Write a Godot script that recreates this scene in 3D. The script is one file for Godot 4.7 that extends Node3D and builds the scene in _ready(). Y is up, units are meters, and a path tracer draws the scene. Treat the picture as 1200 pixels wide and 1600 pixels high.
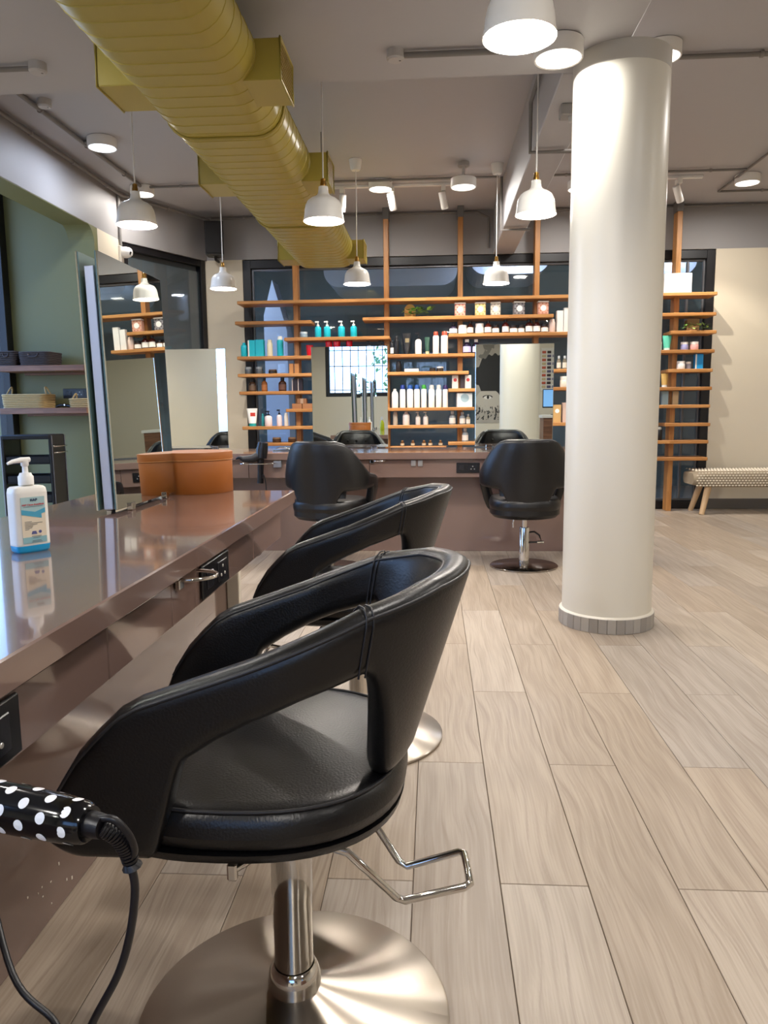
extends Node3D

# ---------------------------------------------------------------- helpers
var mats := {}
var used := {}
var rng := RandomNumberGenerator.new()

func S() -> SurfaceTool:
	var st := SurfaceTool.new()
	st.begin(Mesh.PRIMITIVE_TRIANGLES)
	return st

func mat(c: String, rough := 0.5, metal := 0.0, opt := {}) -> StandardMaterial3D:
	var key := c + str(rough) + str(metal) + str(opt)
	if mats.has(key):
		return mats[key]
	var m := StandardMaterial3D.new()
	m.albedo_color = Color.html(c)
	m.roughness = rough
	m.metallic = metal
	for k in opt:
		m.set(k, opt[k])
	mats[key] = m
	return m

func glow(c: String, e: float) -> StandardMaterial3D:
	return mat(c, 0.5, 0.0, {"emission_enabled": true, "emission": Color.html(c), "emission_energy_multiplier": e})

func obj(called: String, st, m: Material, parent: Node, at := Vector3.ZERO) -> MeshInstance3D:
	var o := MeshInstance3D.new()
	o.name = called
	if st is SurfaceTool:
		o.mesh = st.commit()
	else:
		o.mesh = st
	o.material_override = m
	o.position = at
	parent.add_child(o, true)
	return o

func numbered(called: String) -> String:
	if not used.has(called):
		used[called] = 0
		return called
	used[called] += 1
	return "%s_%03d" % [called, used[called]]

func thing(called: String, label: String, category: String, at := Vector3.ZERO, turn := 0.0, group := "") -> Node3D:
	var o := Node3D.new()
	o.name = numbered(called)
	add_child(o)
	o.position = at
	o.rotation.y = turn
	o.set_meta("label", label)
	o.set_meta("category", category)
	if group != "":
		o.set_meta("group", group)
	return o

func struct(called: String, label := "", category := "") -> Node3D:
	var o := Node3D.new()
	o.name = numbered(called)
	add_child(o)
	o.set_meta("kind", "structure")
	if label != "":
		o.set_meta("label", label)
	if category != "":
		o.set_meta("category", category)
	return o

func copy(src: Node3D, at: Vector3, turn: float, label := "") -> Node3D:
	var base := String(src.name)
	var o: Node3D = src.duplicate()
	o.name = numbered(base)
	add_child(o)
	o.position = at
	o.rotation.y = turn
	if label != "":
		o.set_meta("label", label)
	return o

# a, b, c counter-clockwise seen from outside
func tri(st: SurfaceTool, a: Vector3, b: Vector3, c: Vector3, ua := Vector2.ZERO, ub := Vector2.ZERO, uc := Vector2.ZERO) -> void:
	st.set_uv(ua); st.add_vertex(a)
	st.set_uv(uc); st.add_vertex(c)
	st.set_uv(ub); st.add_vertex(b)

func quad(st: SurfaceTool, a: Vector3, b: Vector3, c: Vector3, d: Vector3, u := [Vector2(0, 0), Vector2(1, 0), Vector2(1, 1), Vector2(0, 1)]) -> void:
	tri(st, a, b, c, u[0], u[1], u[2])
	tri(st, a, c, d, u[0], u[2], u[3])

# box with chamfered edges; uv in metres, v along the longest side
func cbox(st: SurfaceTool, c: Vector3, s: Vector3, bev := 0.004, basis := Basis.IDENTITY) -> void:
	st.set_smooth_group(-1)
	var h := s * 0.5
	var b := minf(bev, minf(h.x, minf(h.y, h.z)) * 0.9)
	var la := s.max_axis_index()
	var sg := [-1.0, 1.0]
	var off := Vector2(fposmod(c.x * 1.7 + c.y * 2.3, 3.0), fposmod(c.z * 1.3 + c.y * 1.9, 3.0))
	for ax in 3:
		var p := (ax + 1) % 3
		var q := (ax + 2) % 3
		for sn in sg:
			var v := []
			for k in [[-1.0, -1.0], [1.0, -1.0], [1.0, 1.0], [-1.0, 1.0]]:
				var w := Vector3.ZERO
				w[ax] = sn * h[ax]
				w[p] = k[0] * (h[p] - b)
				w[q] = k[1] * (h[q] - b)
				v.append(w)
			if sn < 0:
				v.reverse()
			var us := []
			for w in v:
				var l := la if la != ax else p
				var o2: int = 3 - ax - l
				us.append(Vector2(w[o2], w[l]) + off)
			quad(st, c + basis * v[0], c + basis * v[1], c + basis * v[2], c + basis * v[3], us)
	if b <= 0.0:
		return
	for ax in 3:
		var p := (ax + 1) % 3
		var q := (ax + 2) % 3
		for s1 in sg:
			for s2 in sg:
				var a1 := Vector3.ZERO
				a1[p] = s1 * h[p]; a1[q] = s2 * (h[q] - b); a1[ax] = -(h[ax] - b)
				var a2 := a1
				a2[ax] = h[ax] - b
				var b1 := Vector3.ZERO
				b1[p] = s1 * (h[p] - b); b1[q] = s2 * h[q]; b1[ax] = -(h[ax] - b)
				var b2 := b1
				b2[ax] = h[ax] - b
				var L := 2.0 * h[ax]
				var uu := [off, off + Vector2(0, L), off + Vector2(b, L), off + Vector2(b, 0)]
				if s1 * s2 > 0:
					quad(st, c + basis * a1, c + basis * b1, c + basis * b2, c + basis * a2, [uu[0], uu[3], uu[2], uu[1]])
				else:
					quad(st, c + basis * a1, c + basis * a2, c + basis * b2, c + basis * b1, uu)
	for sx in sg:
		for sy in sg:
			for sz in sg:
				var x := Vector3(sx * h.x, sy * (h.y - b), sz * (h.z - b))
				var y := Vector3(sx * (h.x - b), sy * h.y, sz * (h.z - b))
				var z := Vector3(sx * (h.x - b), sy * (h.y - b), sz * h.z)
				if sx * sy * sz > 0:
					tri(st, c + basis * x, c + basis * y, c + basis * z, off, off, off)
				else:
					tri(st, c + basis * x, c + basis * z, c + basis * y, off, off, off)

func box(c: Vector3, s: Vector3, bev := 0.004, basis := Basis.IDENTITY) -> SurfaceTool:
	var st := S()
	cbox(st, c, s, bev, basis)
	st.generate_normals()
	return st

# grid[i][j]: i along u, j along v; outward = counter-clockwise (i, j) -> (i+1, j) -> (i+1, j+1)
func grid(st: SurfaceTool, g: Array, close_u := false, close_v := false, flip := false, group := 0) -> void:
	st.set_smooth_group(group)
	var nu := g.size()
	var nv: int = g[0].size()
	for i in (nu if close_u else nu - 1):
		for j in (nv if close_v else nv - 1):
			var a: Vector3 = g[i][j]
			var b: Vector3 = g[(i + 1) % nu][j]
			var c: Vector3 = g[(i + 1) % nu][(j + 1) % nv]
			var d: Vector3 = g[i][(j + 1) % nv]
			var u0 := float(i) / nu
			var u1 := float(i + 1) / nu
			var v0 := float(j) / nv
			var v1 := float(j + 1) / nv
			if flip:
				quad(st, a, d, c, b, [Vector2(u0, v0), Vector2(u0, v1), Vector2(u1, v1), Vector2(u1, v0)])
			else:
				quad(st, a, b, c, d, [Vector2(u0, v0), Vector2(u1, v0), Vector2(u1, v1), Vector2(u0, v1)])

# profile of (radius, height) from bottom outside upwards; creases where it bends sharply
func lathe(st: SurfaceTool, prof: Array, at := Vector3.ZERO, seg := 24, basis := Basis.IDENTITY, sx := 1.0, sz := 1.0, pw := 1.0) -> void:
	var group := 0
	for k in prof.size() - 1:
		if k > 0:
			var d0: Vector2 = (prof[k] - prof[k - 1]).normalized()
			var d1: Vector2 = (prof[k + 1] - prof[k]).normalized()
			if d0.dot(d1) < 0.75:
				group += 1
		st.set_smooth_group(group)
		for i in seg:
			var v := []
			for e in [[i, k], [i + 1, k], [i + 1, k + 1], [i, k + 1]]:
				var an: float = TAU * e[0] / seg
				var r: Vector2 = prof[e[1]]
				var ca := cos(an)
				var sa := sin(an)
				if pw != 1.0:
					ca = signf(ca) * pow(absf(ca), pw)
					sa = signf(sa) * pow(absf(sa), pw)
				v.append(at + basis * Vector3(ca * r.x * sx, r.y, -sa * r.x * sz))
			var u0 := float(i) / seg
			var u1 := float(i + 1) / seg
			var w0 := float(k) / prof.size()
			var w1 := float(k + 1) / prof.size()
			if prof[k + 1].x > 0.00001:
				tri(st, v[0], v[2], v[3], Vector2(u0, w0), Vector2(u1, w1), Vector2(u0, w1))
			if prof[k].x > 0.00001:
				tri(st, v[0], v[1], v[2], Vector2(u0, w0), Vector2(u1, w0), Vector2(u1, w1))

func turned(prof: Array, at := Vector3.ZERO, seg := 24, basis := Basis.IDENTITY, sx := 1.0, sz := 1.0, pw := 1.0) -> SurfaceTool:
	var st := S()
	lathe(st, prof, at, seg, basis, sx, sz, pw)
	st.generate_normals()
	return st

func cyl(r: float, y0: float, y1: float, bev := 0.003) -> Array:
	var b := minf(bev, minf(r, (y1 - y0) * 0.5) * 0.9)
	return [Vector2(0, y0), Vector2(r - b, y0), Vector2(r, y0 + b), Vector2(r, y1 - b), Vector2(r - b, y1), Vector2(0, y1)]

func smooth_path(pts: Array, n := 8, closed := false) -> Array:
	var out := []
	var m := pts.size()
	for i in (m if closed else m - 1):
		var p0: Vector3 = pts[(i - 1 + m) % m] if closed else pts[maxi(i - 1, 0)]
		var p1: Vector3 = pts[i]
		var p2: Vector3 = pts[(i + 1) % m]
		var p3: Vector3 = pts[(i + 2) % m] if closed else pts[mini(i + 2, m - 1)]
		for k in n:
			out.append(p1.cubic_interpolate(p2, p0, p3, float(k) / n))
	if not closed:
		out.append(pts[m - 1])
	return out

func tube(st: SurfaceTool, pts: Array, r, seg := 8, closed := false, flat := Vector2(1, 1)) -> void:
	var g := []
	var n := pts.size()
	var up := Vector3.UP
	for i in n:
		var t: Vector3
		if closed:
			t = (pts[(i + 1) % n] - pts[(i - 1 + n) % n]).normalized()
		else:
			t = (pts[mini(i + 1, n - 1)] - pts[maxi(i - 1, 0)]).normalized()
		if i == 0 and absf(t.dot(up)) > 0.95:
			up = Vector3.RIGHT
		var side := t.cross(up).normalized()
		up = side.cross(t).normalized()
		var rr: float = r[i] if r is Array else r
		var ring := []
		for k in seg:
			var a := TAU * k / seg
			ring.append(pts[i] + (side * cos(a) * flat.x + up * sin(a) * flat.y) * rr)
		g.append(ring)
	grid(st, g, closed, true, false)
	if not closed:
		st.set_smooth_group(-1)
		for k in seg:
			tri(st, pts[0], g[0][(k + 1) % seg], g[0][k])
			tri(st, pts[n - 1], g[n - 1][k], g[n - 1][(k + 1) % seg])

func pipe(pts: Array, r, seg := 8, closed := false, flat := Vector2(1, 1)) -> SurfaceTool:
	var st := S()
	tube(st, pts, r, seg, closed, flat)
	st.generate_normals()
	return st

# polygon (counter-clockwise seen along +w) extruded along w from w0 to w1; f maps (u, v, w) to a point
func prism(st: SurfaceTool, poly: PackedVector2Array, w0: float, w1: float, f: Callable) -> void:
	st.set_smooth_group(-1)
	var idx := Geometry2D.triangulate_polygon(poly)
	for i in range(0, idx.size(), 3):
		var a: Vector2 = poly[idx[i]]
		var b: Vector2 = poly[idx[i + 1]]
		var c: Vector2 = poly[idx[i + 2]]
		if (b - a).cross(c - a) < 0:
			var t := b
			b = c
			c = t
		tri(st, f.call(a.x, a.y, w1), f.call(b.x, b.y, w1), f.call(c.x, c.y, w1), a, b, c)
		tri(st, f.call(a.x, a.y, w0), f.call(c.x, c.y, w0), f.call(b.x, b.y, w0), a, c, b)
	for i in poly.size():
		var a := poly[i]
		var b := poly[(i + 1) % poly.size()]
		quad(st, f.call(a.x, a.y, w0), f.call(b.x, b.y, w0), f.call(b.x, b.y, w1), f.call(a.x, a.y, w1))

func ccw(p: PackedVector2Array) -> PackedVector2Array:
	if Geometry2D.is_polygon_clockwise(p):
		p.reverse()
	return p

func round_rect(w: float, h: float, r: float, n := 4) -> PackedVector2Array:
	var p := PackedVector2Array()
	for k in 4:
		var cx: float = [w / 2 - r, -w / 2 + r, -w / 2 + r, w / 2 - r][k]
		var cy: float = [h / 2 - r, h / 2 - r, -h / 2 + r, -h / 2 + r][k]
		for i in n + 1:
			var a := PI / 2 * k + PI / 2 * i / n
			p.append(Vector2(cx + cos(a) * r, cy + sin(a) * r))
	return p

func lerp_table(t: Array, x: float) -> float:
	if x <= t[0].x:
		return t[0].y
	for i in t.size() - 1:
		if x <= t[i + 1].x:
			var k: float = (x - t[i].x) / (t[i + 1].x - t[i].x)
			return lerpf(t[i].y, t[i + 1].y, k)
	return t[-1].y

func text(s: String, size: float, depth := 0.0006, bold := false) -> TextMesh:
	var t := TextMesh.new()
	var f := SystemFont.new()
	f.font_names = PackedStringArray(["Droid Sans"])
	f.font_weight = 700 if bold else 400
	t.font = f
	t.text = s
	t.font_size = 24
	t.pixel_size = size / 24.0
	t.depth = depth
	return t

# ---------------------------------------------------------------- computed surfaces
func wood_tex(w: int, h: int, c0: Color, c1: Color, c2: Color, seed_: int, fx: float, fy: float, streak := 0.5) -> ImageTexture:
	var n := FastNoiseLite.new()
	n.seed = seed_
	n.frequency = 1.0
	n.fractal_octaves = 3
	var n2 := FastNoiseLite.new()
	n2.seed = seed_ + 7
	n2.frequency = 1.0
	n2.fractal_octaves = 2
	var data := PackedByteArray()
	data.resize(w * h * 3)
	var i := 0
	for y in h:
		for x in w:
			var u := float(x) / w
			var v := float(y) / h
			var warp := n2.get_noise_2d(u * 0.9, v * fy * 0.35)
			var a := n.get_noise_2d((u + warp * 0.1) * fx * 0.5, v * fy * 0.3) * 0.5 + 0.5
			var g := n2.get_noise_2d((u + warp * 0.05) * fx * 4.0 + 31.0, v * fy * 0.8) * 0.5 + 0.5
			var k := clampf(a * 0.6 + g * 0.4, 0.0, 1.0)
			var c := c0.lerp(c1, smoothstep(0.25, 0.75, k))
			var dark := smoothstep(0.56, 0.85, n.get_noise_2d((u + warp * 0.14) * fx * 1.8 + 9.0, v * fy * 0.28) * 0.5 + 0.5)
			c = c.lerp(c2, dark * streak)
			data[i] = int(clampf(c.r, 0, 1) * 255)
			data[i + 1] = int(clampf(c.g, 0, 1) * 255)
			data[i + 2] = int(clampf(c.b, 0, 1) * 255)
			i += 3
	var im := Image.create_from_data(w, h, false, Image.FORMAT_RGB8, data)
	im.generate_mipmaps()
	return ImageTexture.create_from_image(im)

func noise_normal(freq: float, strength: float, seed_: int, size := 256) -> NoiseTexture2D:
	var t := NoiseTexture2D.new()
	var n := FastNoiseLite.new()
	n.seed = seed_
	n.frequency = freq
	n.fractal_octaves = 3
	t.noise = n
	t.width = size
	t.height = size
	t.seamless = true
	t.as_normal_map = true
	t.bump_strength = strength
	return t

# ---------------------------------------------------------------- the scene
const CEIL := 3.13
const DROP := 2.68
const TOP := 0.77

func _ready() -> void:
	rng.seed = 4711
	set_view()
	make_materials()
	build_floor()
	build_shell()
	build_windows()
	build_column()
	build_duct()
	build_lamps()
	build_conduits()
	build_back_counter()
	build_peninsula()
	build_chairs()
	build_shelving()
	build_products()
	build_alcove_things()
	build_bench()
	build_counter_things()
	build_rear_things()

func set_view() -> void:
	var cam := Camera3D.new()
	cam.name = "camera"
	cam.fov = rad_to_deg(2.0 * atan(800.0 / 1183.0))
	cam.position = Vector3(0, 1.081, 0)
	cam.rotation_degrees = Vector3(-7.667, 3.81, -0.58)
	cam.near = 0.02
	add_child(cam)
	cam.current = true
	var we := WorldEnvironment.new()
	we.name = "world_environment"
	var e := Environment.new()
	e.tonemap_mode = Environment.TONE_MAPPER_LINEAR
	e.tonemap_exposure = EXPOSURE
	e.sdfgi_enabled = true
	e.ssao_enabled = true
	e.ssil_enabled = true
	e.background_mode = Environment.BG_SKY
	var sky := Sky.new()
	var pm := ProceduralSkyMaterial.new()
	pm.sky_top_color = Color.html("7fb0f5")
	pm.sky_horizon_color = Color.html("b4d3ff")
	pm.ground_horizon_color = Color.html("a9c4e8")
	pm.ground_bottom_color = Color.html("7f868c")
	pm.sky_energy_multiplier = SKY_E
	pm.ground_energy_multiplier = SKY_E
	sky.sky_material = pm
	e.sky = sky
	we.environment = e
	add_child(we)

const EXPOSURE := 0.9
const SKY_E := 2.3
const PENDANT_E := 1.25
const DISC_E := 2.1
const SPOT_E := 2.2

var m_ceiling: Material
var m_cream: Material
var m_grey: Material
var m_green: Material
var m_white: Material
var m_black: Material
var m_counter: Material
var m_leather: Material
var m_chrome: Material
var m_brushed: Material
var m_pine: Array = []
var m_walnut: Material
var m_planks: Array = []
var m_mirror: Material
var m_glass: Material
var m_conduit: Material

func make_materials() -> void:
	var plaster := noise_normal(0.02, 1.2, 3)
	m_ceiling = mat("b2b1b4", 0.6, 0.0, {"normal_enabled": true, "normal_texture": plaster, "normal_scale": 0.15, "uv1_triplanar": true})
	m_grey = mat("999797", 0.55, 0.0, {"normal_enabled": true, "normal_texture": plaster, "normal_scale": 0.15, "uv1_triplanar": true})
	m_cream = mat("dcd2bd", 0.5, 0.0, {"normal_enabled": true, "normal_texture": plaster, "normal_scale": 0.15, "uv1_triplanar": true})
	m_green = mat("74744c", 0.5, 0.0, {"normal_enabled": true, "normal_texture": plaster, "normal_scale": 0.15, "uv1_triplanar": true})
	m_white = mat("eeece8", 0.35)
	m_black = mat("0f0e13", 0.4)
	m_counter = mat("7b655d", 0.1, 0.0, {"clearcoat_enabled": true, "clearcoat": 0.6, "clearcoat_roughness": 0.04})
	var grain := noise_normal(0.12, 3.0, 11)
	m_leather = mat("0b0b0d", 0.34, 0.0, {"normal_enabled": true, "normal_texture": grain, "normal_scale": 0.16, "uv1_triplanar": true, "uv1_scale": Vector3(6, 6, 6)})
	m_chrome = mat("d6d4d0", 0.08, 1.0)
	m_brushed = mat("b9b0a4", 0.28, 1.0, {"anisotropy_enabled": true, "anisotropy": -0.9})
	m_mirror = mat("e4ebe8", 0.0, 1.0)
	m_glass = mat("9fb4bd", 0.02, 0.0, {"transparency": BaseMaterial3D.TRANSPARENCY_ALPHA, "albedo_color": Color(0.6, 0.72, 0.78, 0.06)})
	m_conduit = mat("7d7976", 0.45)
	for k in 3:
		var t := wood_tex(96, 576, [Color.html("a19383"), Color.html("a69787"), Color.html("9c9083")][k], [Color.html("b6a99a"), Color.html("b9ac9c"), Color.html("afa498")][k], Color.html("847566"), 20 + k * 13, 8.0, 5.0, 0.42)
		for tint in ["ffffff", "f3efea"]:
			m_planks.append(mat(tint, 0.42, 0.0, {"albedo_texture": t}))
	for k in 2:
		var t := wood_tex(64, 512, [Color.html("a9733c"), Color.html("9f6a35")][k], [Color.html("c68f54"), Color.html("bb844a")][k], Color.html("7f5026"), 91 + k * 5, 6.0, 6.0, 0.4)
		m_pine.append(mat("ffffff", 0.45, 0.0, {"albedo_texture": t, "uv1_scale": Vector3(4, 0.7, 1)}))
	var t2 := wood_tex(64, 256, Color.html("6b4836"), Color.html("8a614a"), Color.html("4a3022"), 55, 6.0, 5.0, 0.4)
	m_walnut = mat("ffffff", 0.4, 0.0, {"albedo_texture": t2, "uv1_scale": Vector3(4, 0.8, 1)})

func plank_mesh(flip: bool) -> ArrayMesh:
	var st := S()
	st.set_smooth_group(-1)
	var w := 0.0992
	var l := 0.5992
	var b := 0.0012
	var h := 0.010
	var v := []
	for k in [[-1, 1], [1, 1], [1, -1], [-1, -1]]:
		v.append([Vector3(k[0] * (w - b), 0, k[1] * (l - b)), Vector3(k[0] * w, -b, k[1] * l), Vector3(k[0] * w, -h, k[1] * l)])
	var uv := [Vector2(0, 0), Vector2(1, 0), Vector2(1, 1), Vector2(0, 1)]
	if flip:
		uv = [Vector2(1, 1), Vector2(0, 1), Vector2(0, 0), Vector2(1, 0)]
	quad(st, v[0][0], v[1][0], v[2][0], v[3][0], uv)
	for k in 4:
		var n := (k + 1) % 4
		for e in 2:
			quad(st, v[k][e + 1], v[n][e + 1], v[n][e], v[k][e], [uv[k], uv[n], uv[n], uv[k]])
	st.generate_normals()
	return st.commit()

func build_floor() -> void:
	var f := struct("floor", "pale grey oak plank floor in running bond", "floor")
	obj("grout_bed", box(Vector3(0.55, -0.065, -2.65), Vector3(9.3, 0.12, 11.6), 0.0), mat("5d5247", 0.9), f)
	var meshes := [plank_mesh(false), plank_mesh(true)]
	var spots := []
	var cam_b := Basis.from_euler(Vector3(deg_to_rad(-7.667), deg_to_rad(3.81), deg_to_rad(-0.58)))
	for c in range(-21, 25):
		var x := 0.1508 + 0.2 * c + 0.1
		for r in range(-8, 8):
			var z := -2.224 + (0.6 if c % 2 == 0 else 0.0) + 1.2 * r + 0.6
			if z > 3.3 or z < -8.6 or (x < -3.0 and (z < -6.6 or z > -4.5)):
				continue
			var seen := false
			for e in [-0.55, 0.0, 0.55]:
				var q := (Vector3(x, 0, z + e) - Vector3(0, 1.081, 0)) * cam_b
				if q.z < -0.2 and absf(q.x / q.z) < 0.56 and absf(q.y / q.z) < 0.73:
					seen = true
			spots.append([0 if seen else 1, Vector2(x, z).length(), Vector3(x, 0, z), (c * 7 + r * 5 + (c * r) % 3 + 900) % 6, (c + r * 3 + 90) % 2])
	spots.sort_custom(func(a, b): return a[0] < b[0] if a[0] != b[0] else a[1] < b[1])
	var rest := {}
	for i in spots.size():
		var s: Array = spots[i]
		if i < 300:
			obj("plank", meshes[s[4]], m_planks[s[3]], f, s[2])
		else:
			if not rest.has(s[3]):
				rest[s[3]] = S()
			rest[s[3]].append_from(meshes[s[4]], 0, Transform3D(Basis.IDENTITY, s[2]))
	var am := ArrayMesh.new()
	var o := MeshInstance3D.new()
	o.name = "outlying_planks"
	for k in rest:
		rest[k].commit(am)
		am.surface_set_material(am.get_surface_count() - 1, m_planks[k])
	o.mesh = am
	o.set_meta("kind", "stuff")
	f.add_child(o, true)

func slab_piece(parent: Node, called: String, x0: float, x1: float, y0: float, y1: float, z0: float, z1: float, m: Material, bev := 0.0) -> MeshInstance3D:
	return obj(called, box(Vector3((x0 + x1) / 2, (y0 + y1) / 2, (z0 + z1) / 2), Vector3(absf(x1 - x0), absf(y1 - y0), absf(z1 - z0)), bev), m, parent)

func build_shell() -> void:
	var c := struct("ceiling", "grey painted concrete ceiling with dropped slab and beam", "ceiling")
	slab_piece(c, "upper_ceiling", -4.2, 5.3, CEIL, CEIL + 0.15, -8.5, 3.2, m_ceiling)
	slab_piece(c, "dropped_slab", -2.93, 0.868, DROP, CEIL, -3.95, 3.1, m_ceiling, 0.008)
	slab_piece(c, "beam", 0.62, 0.835, DROP, CEIL, -8.25, -3.95, m_ceiling, 0.006)
	# left wall with the opening to the green alcove and a window nearer the camera
	var l := struct("wall_left", "cream left wall with grey upper band", "wall")
	var xa := -3.16
	var xb := -2.93
	slab_piece(l, "upper_band", xa, xb, DROP, CEIL, -7.22, 3.1, m_grey)
	slab_piece(l, "wall_panel", xa, xb, 0, DROP, -7.22, -6.70, m_cream)
	slab_piece(l, "wall_panel", xa, xb, 0, DROP, -4.6, -2.3, m_cream)
	slab_piece(l, "wall_panel", xa, xb, 0, DROP, 1.2, 3.1, m_cream)
	slab_piece(l, "wall_panel", xa, xb, 0, 0.35, -2.3, 1.2, m_cream)
	slab_piece(l, "opening_soffit", xa, xb - 0.003, DROP - 0.006, DROP, -6.63, -4.6, m_green)
	var st := S()
	var p := PackedVector2Array([Vector2(0, 0)])
	for i in 9:
		var a := PI / 2 * i / 8.0
		p.append(Vector2(0.14 - 0.14 * sin(a), -0.14 + 0.14 * cos(a)))
	p.append(Vector2(0, -0.14))
	p = ccw(p)
	prism(st, p, xa, xb, func(u, v, w): return Vector3(w, DROP + v, -6.63 + u))
	st.generate_normals()
	obj("opening_corner", st, m_green, l)
	var g := struct("wall_alcove", "olive green alcove wall behind the pine shelves", "wall")
	slab_piece(g, "green_panel", -4.0, -2.932, 0, CEIL, -6.72, -6.63, m_green)
	slab_piece(g, "alcove_return", -4.0, -3.16, 0, CEIL, -4.6, -4.5, m_cream)
	# slanted corner wall
	var d := struct("wall_corner", "slanted corner wall with grey upper band", "wall")
	var a0 := Vector3(-2.93, 0, -7.22)
	var a1 := Vector3(-2.42, 0, -8.25)
	var dir := (a1 - a0).normalized()
	var ln := (a1 - a0).length()
	var nrm := Vector3.UP.cross(dir)
	if nrm.x < 0:
		nrm = -nrm
	var bs := Basis(dir, Vector3.UP, dir.cross(Vector3.UP))
	obj("upper_band", box((a0 + a1) / 2 - nrm * 0.06 + Vector3(0, (DROP + CEIL) / 2, 0), Vector3(ln + 0.06, CEIL - DROP, 0.12), 0.0, bs), m_grey, d)
	obj("lower_panel", box((a0 + a1) / 2 - nrm * 0.14 + Vector3(0, DROP / 2, 0), Vector3(ln + 0.06, DROP, 0.1), 0.0, bs), mat("45484b", 0.55), d)
	var wc := struct("window_2", "dark blinded window in the slanted corner", "window")
	for e in [[0.05, DROP / 2, 0.1, DROP], [ln - 0.05, DROP / 2, 0.1, DROP]]:
		obj("window_frame", box(a0 + dir * e[0] + Vector3(0, e[1], 0) - nrm * 0.05, Vector3(e[2] * 0.7, e[3], 0.07), 0.004, bs), m_black, wc)
	obj("window_frame", box((a0 + a1) / 2 + Vector3(0, DROP - 0.035, 0) - nrm * 0.05, Vector3(ln - 0.17, 0.06, 0.07), 0.004, bs), m_black, wc)
	obj("blind", box((a0 + a1) / 2 + Vector3(0, DROP / 2 - 0.05, 0) - nrm * 0.075, Vector3(ln - 0.17, DROP - 0.14, 0.012), 0.0, bs), mat("4c5052", 0.6), wc)
	obj("pane", box((a0 + a1) / 2 + Vector3(0, DROP / 2 - 0.05, 0) - nrm * 0.05, Vector3(ln - 0.17, DROP - 0.14, 0.006), 0.0, bs), m_glass, wc)
	# back wall
	var b := struct("wall_back", "cream back wall with grey upper band", "wall")
	slab_piece(b, "upper_band", -2.6, 5.2, DROP + 0.005, CEIL, -8.45, -8.25, m_grey)
	slab_piece(b, "wall_panel", -2.6, -2.04, 0, DROP + 0.005, -8.45, -8.25, m_cream)
	slab_piece(b, "wall_panel", 2.89, 5.2, 0, DROP + 0.005, -8.45, -8.25, m_cream)
	var bb := struct("baseboard_back", "dark grey skirting below the cream wall", "baseboard")
	slab_piece(bb, "skirting", 2.895, 5.1, 0, 0.11, -8.25, -8.238, mat("6f6a63", 0.5), 0.002)
	var r := struct("wall_right", "cream right wall", "wall")
	slab_piece(r, "wall_panel", 5.1, 5.25, 0, CEIL, -8.4, 3.2, m_cream)
	# rear wall, seen only in the mirrors
	var w := struct("wall_rear", "cream rear wall around the barred window", "wall")
	slab_piece(w, "wall_panel", -3.2, -2.2, 0, CEIL, 3.0, 3.2, m_cream)
	slab_piece(w, "wall_panel", 0.4, 5.2, 0, CEIL, 3.0, 3.2, m_cream)
	slab_piece(w, "wall_panel", -2.2, 0.4, 0, 1.36, 3.0, 3.2, m_cream)
	slab_piece(w, "wall_panel", -2.2, 0.4, 2.6, CEIL, 3.0, 3.2, m_cream)
	# dim arcade outside the back window
	var ou := struct("wall_outside", "dark teal arcade wall beyond the back window", "wall")
	slab_piece(ou, "arcade_wall", -4.2, 5.3, -0.1, 3.3, -11.6, -11.45, mat("38545f", 0.6))
	slab_piece(ou, "arcade_end", -4.2, -4.1, -0.1, 3.3, -11.45, -8.5, mat("38545f", 0.6))
	slab_piece(ou, "arcade_end", 5.2, 5.3, -0.1, 3.3, -11.45, -8.5, mat("38545f", 0.6))
	slab_piece(ou, "arcade_ceiling", -4.2, 5.3, 3.2, 3.35, -11.6, -8.45, mat("8f969f", 0.5))
	slab_piece(ou, "arcade_floor", -4.2, 5.3, -0.2, -0.05, -11.6, -8.45, mat("4a5158", 0.5))
	slab_piece(ou, "low_wall", -4.1, 5.2, -0.05, 0.9, -11.4, -11.2, mat("38545f", 0.6))
	# pale pillar with a pitched head
	var pst := S()
	prism(pst, ccw(PackedVector2Array([Vector2(-0.15, -0.05), Vector2(0.15, -0.05), Vector2(0.15, 2.1), Vector2(-0.03, 2.75), Vector2(-0.15, 2.3)])), -10.3, -9.9, func(u, v, ww): return Vector3(-2.04 + u, v, ww))
	pst.generate_normals()
	obj("arcade_pillar", pst, mat("b8cfee", 0.5), ou)
	for e in [[-0.55, 2.92, 1.7, 0.56], [0.95, 2.98, 1.0, 0.44], [2.6, 2.95, 1.3, 0.5]]:
		var vs := S()
		prism(vs, ccw(round_rect(e[2], e[3], 0.2, 8)), -11.0, -9.9, func(u, v, ww): return Vector3(e[0] + u, e[1] + v, ww))
		vs.generate_normals()
		obj("arcade_bulkhead", vs, mat("a9b8cc", 0.5), ou)

func frame_rect(parent: Node, m: Material, x0: float, x1: float, y0: float, y1: float, z: float, t: float, dep: float) -> void:
	slab_piece(parent, "window_frame", x0, x0 + t, y0, y1, z - dep, z, m, 0.003)
	slab_piece(parent, "window_frame", x1 - t, x1, y0, y1, z - dep, z, m, 0.003)
	slab_piece(parent, "window_frame", x0 + t, x1 - t, y1 - t, y1, z - dep, z, m, 0.003)
	slab_piece(parent, "window_frame", x0 + t, x1 - t, y0, y0 + t, z - dep, z, m, 0.003)

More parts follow.
